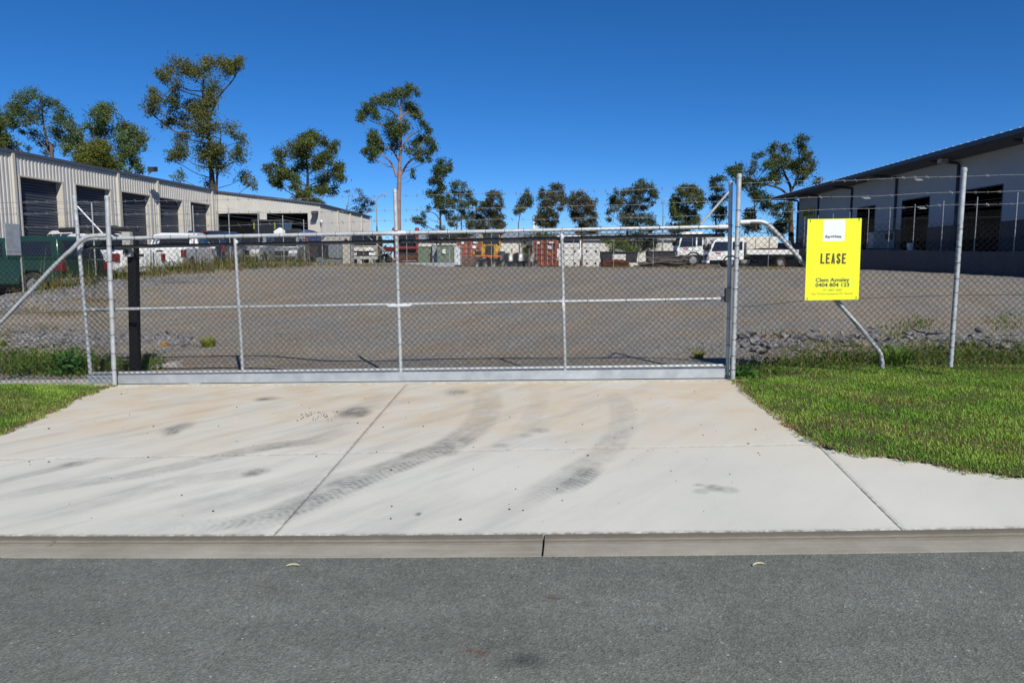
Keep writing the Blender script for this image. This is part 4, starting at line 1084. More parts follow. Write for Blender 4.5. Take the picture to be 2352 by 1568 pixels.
# ------------------------------------------------------------------ buildings
clad = mat('cream ribbed cladding', (0.50, 0.485, 0.45), .5, 0, .05, .8, dirt=(.38, .355, .31), dscale=1.2, damt=.35)
trim = mat('cream trim', (0.50, 0.47, 0.41), .5, 0, .04, 1)
roof_m = mat('dark grey roof sheet', (0.085, 0.095, 0.115), .45, .2, .1, 1)
door_m = mat('slate roller door', (0.050, 0.060, 0.085), .5, .1, .08, 2)
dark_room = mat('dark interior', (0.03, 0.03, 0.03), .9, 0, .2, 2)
def ribbed(mb, a, b, z0, za, zb, pitch, depth, nrm):
    """ribbed sheet from a to b (plan points), from z0 up to za at a and zb at b"""
    a = np.array(a, float); b = np.array(b, float); L = np.linalg.norm(b - a); d = (b - a) / L; nrm = np.array(nrm, float)
    n = max(1, round(L / pitch)); p_ = L / n; pts = []
    for i in range(n):
        for q, h in ((0, 0), (.42, 0), (.5, 1), (.92, 1)): pts.append(((i + q) * p_, h * depth))
    pts.append((L, 0))
    vs = []; fs = []
    for u, h in pts:
        c = a + d * u + nrm * h; zt = za + (zb - za) * u / L
        vs += [(c[0], c[1], z0), (c[0], c[1], zt)]
    for i in range(len(pts) - 1): fs.append((2*i, 2*i+2, 2*i+3, 2*i+1))
    mb.add(vs, fs)
def roller(mb, a, b, z0, z1, pitch, depth, nrm):
    a = np.array(a, float); b = np.array(b, float); nrm = np.array(nrm, float); vs = []; fs = []; n = round((z1 - z0) / pitch); k = 0
    for i in range(n):
        for q, h in ((0, 0), (.2, .8), (.5, 1), (.8, .8)):
            z = z0 + (i + q) * pitch; vs += [tuple(a + nrm * h * depth) + (z,), tuple(b + nrm * h * depth) + (z,)]; k += 1
    vs += [tuple(a) + (z1,), tuple(b) + (z1,)]; k += 1
    for i in range(k - 1): fs.append((2*i, 2*i+1, 2*i+3, 2*i+2))
    mb.add(vs, fs)
XW = -27.0
def wy(v): return float(atX(v, 560, XW)[1])
sh = thing('warehouse', 'cream ribbed metal warehouse with slate roller doors on the left', 'building', (XW, 45, .9))
doors = [(55, 150), (181, 259), (284.5, 349), (370, 422), (441, 485)]
Y0, Y1 = 24.0, 58.3; zt0, zt1, dt = 6.72, 6.62, 5.62
cur = Y0
for i, (a, b) in enumerate([(wy(a), wy(b)) for a, b in doors]):
    mb = MB(); ribbed(mb, (XW, cur), (XW, a), .7, zt0, zt0, .26, .032, (1, 0)); mb.build('wall_panel', clad, sh, world=True)
    mb = MB(); ribbed(mb, (XW, a), (XW, b), dt, zt0, zt0, .26, .032, (1, 0)); mb.build('wall_panel', clad, sh, world=True)
    mb = MB(); roller(mb, (XW - .35, a), (XW - .35, b), .8, dt - .0, .15, .045, (1, 0)); dr = mb.build('roller_door', door_m, sh, world=True)
    mb = MB(); mb.box(XW - .34, XW + .05, a - .10, a, .7, dt); mb.box(XW - .34, XW + .05, b, b + .10, .7, dt); mb.box(XW - .34, XW + .05, a - .1, b + .1, dt, dt + .08)
    mb.build('door_frame', trim, sh, world=True)
    cur = b
mb = MB(); ribbed(mb, (XW, cur), (XW, Y1), .7, zt0, zt0, .26, .032, (1, 0)); mb.build('wall_panel', clad, sh, world=True)
for v in (40, 277, 366, 490):
    y = wy(v); MB().box(XW + .02, XW + .14, y - .09, y + .09, .7, zt0 - .02).build('downpipe', trim, sh, world=True)
# end wall facing the street with two open bays
YB = 58.4
def bx_(v): return float(atY(v, 500, YB)[0])
XR = bx_(736); zr = 5.72
def rz(x): return zt0 + (zr - zt0) * (x - XW) / (XR - XW)
cuts = [XW, bx_(502), bx_(596), bx_(613), bx_(707), XR]; bt = 5.05
for i, (a, b) in enumerate(zip(cuts[:-1], cuts[1:])):
    mb = MB(); ribbed(mb, (a, YB), (b, YB), bt if i in (1, 3) else .7, rz(a), rz(b), .2, .03, (0, -1)); mb.build('wall_panel', clad, sh, world=True)
mb = MB(); ribbed(mb, (XR, YB), (XR, 73.8), .7, zr, 5.55, .2, .03, (1, 0)); mb.build('wall_panel', clad, sh, world=True)
for v in (775, 803, 829, 851):
    y = float(atX(v, 520, XR)[1]); MB().box(XR + .02, XR + .13, y - .08, y + .08, .7, 5.5).build('downpipe', trim, sh, world=True)
mb = MB()
mb.hexa([(XW - 14, YB + 9, .7), (XR, YB + 9, .7), (XR, YB + 9.1, .7), (XW - 14, YB + 9.1, .7), (XW - 14, YB + 9, 8.3), (XR, YB + 9, 5.62), (XR, YB + 9.1, 5.62), (XW - 14, YB + 9.1, 8.3)]); mb.box(XW - 14, XW - 13.9, Y0, YB + 9, .7, 5.6)
mb.box(XW - .5, XW - .4, Y0, YB, .7, 6.4); mb.box(XW - .4, XR - .1, YB + .02, YB + 9, .86, .9); mb.box(XW - 14, XW - .5, Y0 - .1, Y0, .7, 6.4)
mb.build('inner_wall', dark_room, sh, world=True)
mb = MB()
e = .13
mb.hexa([(XW - 14, Y0, 7.6), (XW + e, Y0, zt0 - .02), (XW + e, YB - .25, zt0 - .02), (XW - 14, YB - .25, 7.6), (XW - 14, Y0, 7.75), (XW + e, Y0, zt0 + .14), (XW + e, YB - .25, zt0 + .14), (XW - 14, YB - .25, 7.75)])
mb.hexa([(XW - 14, YB - .12, 8.40), (XR + .15, YB - .12, zr - .02), (XR + .15, 74.2, 5.55), (XW - 14, 74.2, 8.3), (XW - 14, YB - .12, 8.5), (XR + .15, YB - .12, zr + .08), (XR + .15, 74.2, 5.65), (XW - 14, 74.2, 8.4)])
mb.build('roof', roof_m, sh, world=True)
MB().hexa([(XW - .1, YB - .17, zt0 - .02), (XR + .17, YB - .17, zr - .04), (XR + .17, YB - .125, zr - .04), (XW - .1, YB - .125, zt0 - .02), (XW - .1, YB - .17, zt0 + .12), (XR + .17, YB - .17, zr + .12), (XR + .17, YB - .125, zr + .12), (XW - .1, YB - .125, zt0 + .12)]).build('fascia', roof_m, sh, world=True)
def floodlight(c, d, parent):
    c = np.array(c); d = np.array(d, float)
    mb = MB(); mb.beam(c, c + d * .5, .06, .06); b = mb.build('floodlight', box_grey, parent, world=True)
    e = c + d * .6; mb = MB(); mb.hexa([e + (-.2, -.25, -.12), e + (.2, -.25, -.12), e + (.2, .25, -.05), e + (-.2, .25, -.05), e + (-.2, -.25, .2), e + (.2, -.25, .2), e + (.2, .25, .26), e + (-.2, .25, .26)])
    o = mb.build('lamp_head', dark_steel, parent, world=True)
floodlight((XW + .45, wy(330), 6.85), (.7, 0, .5), sh)
floodlight((bx_(728), YB, 4.95), (0, -.8, 0), sh)
for v, y in ((492, 464), (738, 508), (865, 535)):
    p = atY(v, y, YB - .1) if v < 800 else atX(850, y, XR + .1)
    MB().tube([p, p + (.1, -.2, -.12)], [.11, .08], 10).build('camera_dome', white_paint, sh, 40, world=True)

# right building
tilt = mat('pale grey tilt panel', (0.43, 0.45, 0.465), .75, 0, .05, .7, .05, 20)
band = mat('navy painted band', (0.022, 0.026, 0.045), .6, 0, .1, 1)
pipe_m = mat('slate downpipe', (0.045, 0.055, 0.075), .5, 0, .1, 2)
XB = 24.0
def ry(v): return float(atX(v, 520, XB)[1])
rb = thing('tilt_panel_building', 'grey concrete panel warehouse with deep dark eaves in shade on the right', 'building', (XB, 50, 1.9))
op = sorted([(ry(2008), ry(1968)), (ry(2131), ry(2070)), (ry(2297), ry(2214)), (29.5, 34.0)])
pipes = sorted([ry(v) for v in (1833, 1879, 1955, 2056, 2196)] + [39.0, 33.0])
edges = sorted([27.0, 77.5] + pipes)
zs, zb_, zo = 7.45, 3.55, 5.5
def wall_seg(y0, y1):
    segs = []; c = y0
    for a, b in op:
        a_, b_ = max(a, y0), min(b, y1)
        if a_ >= b_: continue
        if a_ > c: segs.append((c, a_, 1.8))
        segs.append((a_, b_, zo)); c = b_
    if c < y1: segs.append((c, y1, 1.8))
    mb = MB()
    for a, b, z in segs:
        mb.box(XB, XB + .2, a, b, max(z, zb_), zs)
        if z < zb_: MB().box(XB - .003, XB + .197, a, b, z, zb_ - .002).build('painted_band', band, rb, world=True)
    mb.build('wall_panel', tilt, rb, world=True)
for a, b in zip(edges[:-1], edges[1:]): wall_seg(a + .01, b - .01)
for y in pipes:
    MB().tube([(XB - .08, y, 1.9), (XB - .08, y, zs - .35), (XB - .12, y + .05, zs - .22), (XB - 1.5, y + .5, zs - .02)], .09, 8).build('downpipe', pipe_m, rb, world=True)
for a, b in op:
    mb = MB(); mb.box(XB - .02, XB + .22, a - .06, a, 1.9, zo); mb.box(XB - .02, XB + .22, b, b + .06, 1.9, zo); mb.box(XB - .02, XB + .22, a - .06, b + .06, zo, zo + .07); mb.build('door_frame', pipe_m, rb, world=True)
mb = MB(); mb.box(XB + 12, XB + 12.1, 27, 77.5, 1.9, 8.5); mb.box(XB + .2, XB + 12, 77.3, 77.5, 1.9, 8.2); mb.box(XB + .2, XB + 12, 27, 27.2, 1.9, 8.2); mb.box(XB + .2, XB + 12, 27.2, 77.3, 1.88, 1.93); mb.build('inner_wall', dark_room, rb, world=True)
mb = MB(); XE = 22.0; ze = 7.62
mb.hexa([(XE, 24, ze - .03), (XB + 14, 24, ze + 1.0), (XB + 14, 79.8, ze + 1.0), (XE, 79.8, ze - .03), (XE, 24, ze + .03), (XB + 14, 24, ze + 1.08), (XB + 14, 79.8, ze + 1.08), (XE, 79.8, ze + .03)])
mb.build('roof', roof_m, rb, world=True)
mb = MB(); mb.box(XE - .16, XE - .005, 24, 79.8, ze - .16, ze + .10); mb.build('gutter', pipe_m, rb, world=True)
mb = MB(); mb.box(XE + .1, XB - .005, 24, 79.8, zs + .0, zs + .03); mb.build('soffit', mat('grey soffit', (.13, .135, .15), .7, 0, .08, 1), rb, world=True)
mb = MB()
for i in range(74):
    y = 24.3 + i * .76; mb.box(XE - .165, XE + .25, y - .035, y + .035, ze + .105, ze + .15)
mb.build('roof_ribs', mat('roof rib with painted glint', (.45, .47, .5), .35, .6, .05, 2), rb, world=True)['kind'] = 'stuff'  # paler than the roof sheet: glint on the rib ends put into colour
for y in (46.5, 38.2):
    MB().box(XE + .5, XE + .9, y, y + .5, zs - .3, zs - .05).build('lamp_head', box_grey, rb, world=True)
ys0, ys1 = ry(1870), ry(1843)
sgm = mat('dull yellow sign', (.42, .36, .03), .5, 0, .1, 3)
ws = thing('wall_sign', 'dull yellow sign high on the shaded grey wall of the right building', 'sign', (XB - .05, ys0, 5.5))
MB().box(XB - .07, XB - .01, ys0, ys1, 5.35, 6.35).build('board', sgm, ws, world=True)
for i in range(5):
    q = ys0 + (ys1 - ys0) * (.1 + i * .17); MB().box(XB - .085, XB - .075, q, q + (ys1 - ys0) * .10, 5.6, 6.1).build('letter_block', mat('dark sign block', (.09, .085, .03), .6), ws, world=True)
# things on the right lot
def fr_box(v, y_, Y, w, d, h, name, m, label, cat, extra=None):
    p = atY(v, y_, Y); t_ = thing(name, label, cat, tuple(p))
    MB().box(-w/2, w/2, -d/2, d/2, 0, h).build('body', m, t_, bevel=.03)
    if extra: extra(t_, w, d, h)
    return t_
def panel_front(t_, w, d, h):
    MB().box(w*.05, w*.4, -d/2 - .02, -d/2, h*.55, h*.9).build('display_panel', glass, t_)
    MB().box(-w*.45, -w*.02, -d/2 - .02, -d/2, h*.08, h*.9).build('door', box_grey, t_)
fr_box(2023, 571, 50.0, 1.35, .8, 1.05, 'machine_cabinet', mat('pale grey cabinet', (.35, .38, .40), .5), 'pale grey machine cabinet standing in the shade behind the retaining wall', 'cabinet', panel_front)
bk = thing('bucket', 'white plastic bucket behind the fence on the retaining wall', 'bucket', (float(atX(2090, 577, 19.7)[0]), float(atX(2090, 577, 19.7)[1]), 1.98))
MB().tube([(0, 0, 0), (0, 0, .36), (0, 0, .38)], [.14, .17, .17], 16).build('pail', white_paint, bk, 40); MB().tube([(0, 0, .38), (0, 0, .41)], .18, 16).build('lid', white_paint, bk, 40)
p = atX(2336, 583, 19.3); MB().box(19.22, 19.34, p[1] - .45, p[1] + .45, p[2] - .1, p[2] + .1).build('timber_block', mat('orange timber', (.50, .26, .08), .7, 0, .2, 6), None, label='short orange timber block on top of the retaining wall', cat='timber', bevel=.01)
a, b = atX(2100, 575, 19.4), atX(2290, 583, 19.4)
MB().tube([a, (a + b) / 2 - (0, 0, .05), b], .03, 6).build('hose', mat('tan hose', (.42, .30, .18), .7), None, label='tan hose strung along the fence above the retaining wall', cat='hose')

# far white warehouse and roofs beyond the yard
fw = thing('far_warehouse', 'long low off-white warehouse far behind the yard with a grey roof', 'building', (0, 116, 1))
x0, x1 = float(atY(925, 560, 116)[0]), float(atY(1560, 560, 116)[0])
offw = mat('off-white sheet wall', (.58, .56, .51), .6, 0, .05, .4)
n = 14
for i in range(n):
    a = x0 + (x1 - x0) * i / n; b = x0 + (x1 - x0) * (i + 1) / n
    mb = MB(); ribbed(mb, (a, 116), (b - .05, 116), .9, 4.2, 4.2, .4, .04, (0, -1)); mb.build('wall_panel', offw, fw, world=True)
MB().hexa([(x0 - .6, 115.5, 4.2), (x1 + .6, 115.5, 4.2), (x1 + .6, 138, 4.2), (x0 - .6, 138, 4.2), (x0 - .6, 115.5, 4.45), (x1 + .6, 115.5, 4.45), (x1 + .6, 128, 5.7), (x0 - .6, 128, 5.7)]).build('roof', mat('pale grey roof', (.30, .32, .34), .5, .1, .06, .3), fw, world=True)
# ------------------------------------------------------------------ trees
def tree(label, Y, trunk, clumps, tint, leaf=(.34, .13), dens=1.0, bark=(.16, .13, .11), r0=.2, name='gum_tree', depth=.55, droop=.7, extra=(), twig=.03, group=None, exr=.38):
    """trunk: pixel points from the base up; clumps: (x, y, rx, ry) in pixels at distance Y"""
    rnd = random.Random(int(clumps[0][0] * 7 + clumps[0][1]))
    mpx = Y / FPX; leaf = (leaf[0] * .72, leaf[1] * .68)
    b = atY(trunk[0][0], 591, Y); base = np.array([b[0], Y, float(H(b[0], Y)) - .1])
    t_ = thing(name, label, 'tree', tuple(base), group=group)
    path = [base] + [np.array(atY(x, y, Y)) for x, y in trunk[1:]]
    mb = MB(); C = curve_pts(path, 5); n = len(C)
    trunks = [C]
    mb.tube(C, [max(.03, r0 * (1 - .93 * (i / (n - 1)) ** .8)) for i in range(n)], 9)
    for ex in extra:
        pe = [np.array(atY(x, y, Y)) for x, y in ex]; pe[0][2] = min(pe[0][2], pe[0][2])
        Ce = curve_pts(pe, 4); mb.tube(Ce, [r0 * exr * (1 - .8 * i / (len(Ce) - 1)) for i in range(len(Ce))], 8); trunks.append(Ce)
    mb.build('trunk', mat('bark %.2f %.2f' % bark[:2], bark, .9, 0, .25, 2.5, .5, 14), t_, 60, world=True)
    allp = np.array([p for c in trunks for p in c])
    xs_ = [c[0] for c in clumps]; D = (max(xs_) - min(xs_)) * .5 * mpx * depth + .3
    lm = MB(); parts = [];
    cl = []
    for (x, y, rx_, ry_) in clumps:
        c = np.array(atY(x, y, Y)) + np.array([0, rnd.uniform(-1, 1) * D, 0]); cl.append((c, rx_, ry_, True))
    P_ = np.array([c[0] for c in cl]); nb_ = []
    for i in range(len(cl)):
        d_ = np.linalg.norm((P_ - P_[i]) * np.array([1, .35, 1]), axis=1); d_[i] = 99
        for j in np.argsort(d_)[:2]:
            if i < j and d_[j] < 2.6 * cl[i][1] * mpx: nb_.append(((P_[i] + P_[j]) / 2 + np.array([rnd.uniform(-.3, .3), 0, rnd.uniform(-.3, .2)]), (cl[i][1] + cl[j][1]) * .30, (cl[i][2] + cl[j][2]) * .30, False))
    for (c, rx_, ry_, main) in cl + nb_:
        # limb from the trunk, from a point lower than the clump
        d = np.linalg.norm((allp - c) * np.array([1, .6, 1]), axis=1) + np.where(allp[:, 2] > c[2] - .4 * np.hypot(allp[:, 0] - c[0], allp[:, 1] - c[1]), 6.0, 0) + np.where(allp[:, 2] < base[2] + 1.8, 8., 0)
        if not main: d[:] = 0
        s = allp[int(np.argmin(d))]; ln = np.linalg.norm(c - s)
        if main:
            mid = s + (c - s) * .5 + np.array([rnd.uniform(-.1, .1) * ln, rnd.uniform(-.1, .1) * ln, -.06 * ln + rnd.uniform(-.05, .1) * ln])
            pts = curve_pts([s, mid, c + np.array([0, 0, .1 * ry_ * mpx])], 4); k = len(pts)
            lm.tube(pts, [max(twig, .011 * ln + .012) * (1 - .75 * i / (k - 1)) for i in range(k)], 5, False)
        else: pts = [c, c, c]
        R = np.array([rx_ * mpx, (rx_ + ry_) * .5 * mpx, ry_ * mpx]) * .97
        for q in range(4 if main else 0):
            e = c + np.array([rnd.gauss(0, .5), rnd.gauss(0, .5), rnd.gauss(.1, .45)]) * R; m2 = (c + e) / 2 + np.array([0, 0, -.1])
            lm.tube([pts[-3], m2, e], [twig * .8, twig * .5, twig * .25], 4, False)
        nl = int(dens * 26 * R[0] * R[2] / (leaf[0] * leaf[1])) + 30
        # a clump is a handful of sprays, not an even ball
        ns = max(7, int(nl / 40)); S = RNG.normal(size=(ns, 3)); S /= np.linalg.norm(S, axis=1)[:, None]; S = S * (RNG.random(ns) ** .45)[:, None]
        i = RNG.integers(0, ns, nl)
        Pn = S[i] * R + RNG.normal(size=(nl, 3)) * (R * .24 + .08)
        Pn[:, 2] -= .12 * np.abs(RNG.normal(size=nl)) * R[2]
        bright = .78 + .44 * rnd.random()
        hue = np.array(tint) * 1.5 * bright * np.array([1 + rnd.uniform(-.12, .2), 1, 1 + rnd.uniform(-.2, .25)])
        parts.append(leaf_quads(c + Pn, np.full(nl, leaf[0]), np.full(nl, leaf[1]), droop, hue, .30))
    lm.build('limbs', mat('bark %.2f %.2f' % bark[:2], bark, .9), t_, 60, world=True)
    V, F, C_ = merge(parts); me = mesh_np('crown', V - base, F); set_tint(me, C_)
    link('crown', me, M_LEAF, t_)
    return t_
def zc(lst, sx, ox, oy):      # clump list measured in an enlarged view
    return [(a * sx + ox, b * sx + oy, c * sx, d * sx) for a, b, c, d in lst]
def zp(lst, sx, ox, oy): return [(a * sx + ox, b * sx + oy) for a, b in lst]
OL, OG, GR, DK, BR = (.075, .088, .026), (.072, .105, .024), (.058, .086, .030), (.040, .056, .022), (.085, .066, .030)
k1 = .2917
tree('tall spreading gum with two dark trunks and ragged drooping clumps behind the left warehouse', 86, [(488, 600)] + zp([(1675, 1180), (1660, 950), (1640, 700), (1600, 480), (1605, 250), (1620, 120)], k1, 0, 98),
     zc([(1230,190,62,42),(1290,260,62,50),(1370,330,70,60),(1440,170,60,50),(1510,230,80,80),(1620,130,70,60),(1610,240,90,90),(1720,130,60,60),(1780,200,60,70),(1680,340,80,80),(1880,150,60,45),(1935,195,40,40),(1850,240,36,26),(1190,420,50,50),(1250,395,50,40),(1150,530,48,40),(1240,510,70,60),(1370,460,80,60),(1340,560,100,55),(1480,470,60,60),(1260,625,60,35),(1600,480,80,60),(1690,450,60,80),(1560,550,90,70),(1690,600,70,70),(1430,640,70,50),(1560,680,90,70),(1700,680,90,80),(1830,680,70,60),(1860,760,50,60),(1400,760,70,60),(1360,850,60,60),(1450,880,80,60),(1560,850,90,70),(1680,820,90,80),(1790,830,70,60),(1660,920,90,70),(1770,960,80,70),(1900,900,70,60),(1960,880,40,50),(1880,1060,60,60),(1965,1105,38,50),(1340,910,36,28),(1480,1080,50,50),(1590,1100,60,60)], k1, 0, 98),
     OL, (.42, .15), .62, (.07, .06, .055), .42, extra=[zp([(1705, 1180), (1712, 1000), (1735, 800), (1740, 690)], k1, 0, 98), zp([(1640, 620), (1720, 430), (1830, 300), (1890, 190)], k1, 0, 98)], depth=.45)
tree('open crowned gum with bare lower limbs behind the far left end of the warehouse', 88, [(118, 600)] + zp([(410, 900), (380, 800), (350, 680), (330, 520), (340, 430)], k1, 0, 98),
     zc([(330,430,70,40),(250,470,70,50),(420,470,70,45),(500,530,50,40),(100,530,70,50),(190,520,70,50),(60,590,50,40),(310,560,90,60),(420,570,70,45),(180,610,80,50),(110,660,60,40),(520,640,80,55),(430,690,70,50),(550,700,50,45),(330,640,70,40),(260,740,60,40),(130,800,50,40),(200,830,60,40),(480,760,60,40),(330,800,40,30),(540,760,40,40),(170,700,40,40),(280,840,40,30)], k1, 0, 98),
     GR, (.42, .15), .62, (.10, .08, .09), .3, extra=[zp([(500, 900), (510, 830), (470, 760), (470, 680)], k1, 0, 98), zp([(400, 890), (300, 760), (200, 660)], k1, 0, 98)], depth=.5)
tree('bushy yellow green gum against the left warehouse roof', 80, [(232, 600)] + zp([(830, 900), (830, 760), (810, 600), (820, 500)], k1, 0, 98),
     zc([(740,530,60,60),(830,510,60,50),(900,560,60,60),(830,600,90,60),(700,640,80,60),(650,690,60,60),(760,700,80,60),(880,680,90,60),(960,640,60,50),(1040,700,70,60),(1080,770,40,60),(970,740,90,60),(640,780,60,60),(890,790,80,60),(1030,830,80,60),(960,870,80,60),(1080,880,50,50),(620,850,50,50),(1060,950,60,40),(980,960,60,40),(1110,1000,40,50),(1020,1010,50,30),(590,900,40,50)], k1, 0, 98),
     (.070, .100, .034), (.40, .15), .75, (.12, .10, .09), .28)
tree('dense olive shrub tree in front of the bushy gum at the left warehouse roof', 76, [(218, 600)] + zp([(750, 960), (740, 860), (745, 790)], k1, 0, 98),
     zc([(700,790,80,50),(770,800,80,50),(650,850,70,60),(740,860,100,70),(830,860,70,60),(660,920,80,50),(770,930,100,60),(860,930,50,60),(840,980,60,30)], k1, 0, 98), (.085, .100, .020), (.34, .13), 1.15, (.10, .08, .06), .2)
tree('dark gum cut off by the left edge of the picture', 84, [(-30, 600)] + zp([(-100, 850), (-90, 650), (-60, 560)], k1, 0, 98),
     zc([(-20,620,60,50),(30,660,50,60),(10,740,70,60),(60,770,50,50),(-60,700,80,80),(-80,600,70,60),(20,810,60,50),(-90,800,70,60)], k1, 0, 98), (.055, .075, .022), (.42, .15), .8, (.1, .08, .08), .3)
k2 = .2375; o2 = (588, 176.4)
tree('round crowned olive gum rising above the middle of the left warehouse', 84, [(706, 600)] + zp([(497, 1200), (500, 1060), (497, 900), (480, 700), (460, 540)], k2, *o2),
     zc([(460,540,90,50),(520,560,60,50),(400,600,80,60),(500,620,100,60),(610,600,70,50),(690,630,50,50),(330,670,70,60),(430,680,90,60),(560,690,90,60),(660,700,70,60),(340,760,80,60),(470,770,90,60),(600,780,80,60),(730,770,50,50),(390,850,90,60),(520,850,70,50),(650,850,90,60),(760,860,60,60),(810,900,40,60),(230,830,60,50),(170,890,55,50),(240,920,80,50),(330,950,90,50),(200,1000,45,50),(380,980,70,40),(620,950,80,60),(740,940,70,50),(820,970,30,40),(590,1050,70,60),(670,1080,60,50),(720,1120,50,50),(430,1060,60,50),(270,1040,50,35),(190,1040,30,40),(600,1120,50,40)], k2, *o2),
     (.062, .084, .022), (.40, .15), .95, (.06, .05, .05), .3, depth=.7)
tree('low yellow green bush crown just above the left warehouse fascia', 80, [(707, 600)] + zp([(490, 1230), (490, 1150)], k2, *o2), zc([(450,1120,50,45),(510,1140,60,45),(420,1170,50,35),(480,1190,80,30),(560,1180,60,40),(600,1210,40,20),(640,1225,40,18)], k2, *o2), (.080, .100, .026), (.32, .13), 1.0, (.1, .08, .06), .15)
tree('tall umbrella crowned gum with a long bare pinkish trunk', 82, [(916, 600)] + zp([(1375, 1470), (1378, 1200), (1385, 1000), (1390, 850), (1400, 650), (1400, 430), (1400, 260), (1420, 160)], k2, *o2),
     zc([(1340,115,50,30),(1420,110,60,40),(1500,110,50,35),(1550,155,30,25),(1260,190,50,28),(1340,180,60,40),(1420,190,70,35),(1200,260,70,40),(1300,270,80,45),(1400,250,80,45),(1480,280,70,50),(1120,310,60,40),(1540,320,30,40),(1060,370,45,40),(1030,420,35,35),(1180,360,50,40),(1200,410,40,30),(1090,330,40,25),(1330,460,80,60),(1450,480,60,50),(1290,530,90,60),(1420,560,90,50),(1110,560,60,55),(1070,610,40,40),(1160,600,50,40),(1200,650,70,50),(1300,640,80,50),(1130,690,70,45),(1190,740,70,50),(1120,790,45,40),(1090,740,30,30),(1530,380,40,22),(1590,410,40,25),(1640,460,35,35),(1670,520,30,40),(1570,600,60,40),(1520,640,50,35),(1640,600,40,40),(1700,640,45,40),(1740,700,32,50),(1660,700,60,40),(1580,730,60,35),(1600,790,50,35),(1510,740,40,30),(1670,800,18,20),(1510,920,24,30),(1490,945,16,22)], k2, *o2),
     (.058, .082, .026), (.36, .14), .9, (.23, .165, .15), .40, depth=.5, extra=[zp([(1360, 970), (1320, 850), (1250, 780), (1190, 750)], k2, *o2), zp([(1400, 950), (1480, 820), (1560, 770)], k2, *o2), zp([(1400, 720), (1480, 580), (1600, 520)], k2, *o2), zp([(1390, 820), (1310, 700), (1240, 690)], k2, *o2), zp([(1400, 440), (1320, 340), (1200, 300)], k2, *o2), zp([(1400, 480), (1250, 470), (1110, 430)], k2, *o2), zp([(1400, 400), (1470, 330)], k2, *o2)], twig=.035)
tree('thin half bare tree just past the corner of the left warehouse', 92, [(806, 600)] + zp([(880, 1300), (890, 1230), (900, 1140)], k2, *o2), zc([(970,1100,36,18),(880,1110,26,12),(1030,1160,36,26),(1000,1200,40,24),(1080,1210,40,26),(1120,1220,24,22),(1050,1260,50,26),(960,1280,50,22),(1120,1290,26,16),(1040,1310,36,16),(990,1320,30,16)], k2, *o2), (.095, .095, .045), (.30, .12), .42, (.17, .14, .13), .12, twig=.03)
k3 = .1667; o3 = (940.8, 372.4)
tree('narrow gum with a low arching limb on its left, beyond the green cabinets', 84, [(1011, 600)] + zp([(425, 900), (420, 700), (410, 500), (410, 250), (420, 50)], k3, *o3),
     zc([(420,10,80,60),(400,110,90,60),(470,150,70,60),(350,150,50,60),(560,60,30,60),(570,130,30,40),(330,270,70,50),(410,240,80,50),(400,330,80,60),(450,370,60,50),(270,450,50,60),(330,420,50,40),(520,480,50,60),(400,500,60,40),(420,560,90,50),(480,620,70,60),(380,620,50,40),(460,680,60,30),(240,640,40,40),(200,730,30,60),(110,800,70,50),(180,850,40,50),(60,790,35,35),(560,560,40,50),(430,900,60,20)], k3, *o3), (.050, .072, .028), (.36, .14), .95, (.05, .045, .045), .17, extra=[zp([(415, 800), (360, 720), (280, 685), (210, 700)], k3, *o3)])
tree('loose grey green sapling group beside the narrow gum in the middle', 90, [(1061, 600)] + zp([(715, 900), (710, 700), (700, 500), (660, 330)], k3, *o3),
     zc([(610,300,50,40),(680,330,60,50),(770,320,30,40),(600,400,50,50),(700,410,60,50),(830,430,50,50),(770,480,80,60),(620,510,60,50),(720,560,70,50),(860,540,50,50),(910,560,40,40),(580,600,50,50),(800,620,80,60),(660,640,50,50),(540,690,60,50),(860,700,60,50),(740,700,60,40),(540,780,60,40),(620,780,40,50),(560,860,40,40),(640,870,40,30),(790,790,50,50),(700,760,40,30)], k3, *o3), (.058, .078, .036), (.36, .14), .6, (.12, .10, .09), .13, extra=[zp([(650, 930), (650, 800), (600, 640), (580, 520)], k3, *o3)])
tree('brownish bushy gum behind the yellow machine', 88, [(1122, 600)] + zp([(1090, 930), (1090, 700), (1120, 560)], k3, *o3),
     zc([(1080,430,40,40),(1160,420,50,36),(1230,440,40,50),(1060,520,60,50),(1150,510,70,50),(1240,520,40,40),(1280,590,30,40),(1010,580,50,50),(1100,590,90,50),(1190,610,60,50),(990,660,60,50),(1080,680,90,50),(1180,690,70,50),(920,720,60,50),(1000,760,80,50),(1110,790,90,60),(1210,780,70,50),(1270,760,40,40),(840,830,70,50),(930,840,80,50),(1040,860,90,50),(1160,870,90,50),(1260,850,50,50),(800,880,50,40),(1230,910,60,40),(1270,960,60,40),(980,930,120,40)], k3, *o3), (.066, .066, .028), (.34, .13), .85, (.09, .07, .06), .2)
tree('slender leaning sapling alone against the sky in the middle', 84, [(1195, 600)] + zp([(1500, 900), (1510, 800), (1530, 700), (1580, 560), (1620, 420)], k3, *o3),
     zc([(1615,410,36,40),(1600,470,60,50),(1650,500,40,60),(1540,550,50,50),(1610,570,60,40),(1670,560,20,30),(1530,620,50,40),(1490,670,40,40),(1560,650,40,30),(1460,700,24,24)], k3, *o3), (.054, .072, .026), (.30, .12), .95, (.15, .12, .11), .09)
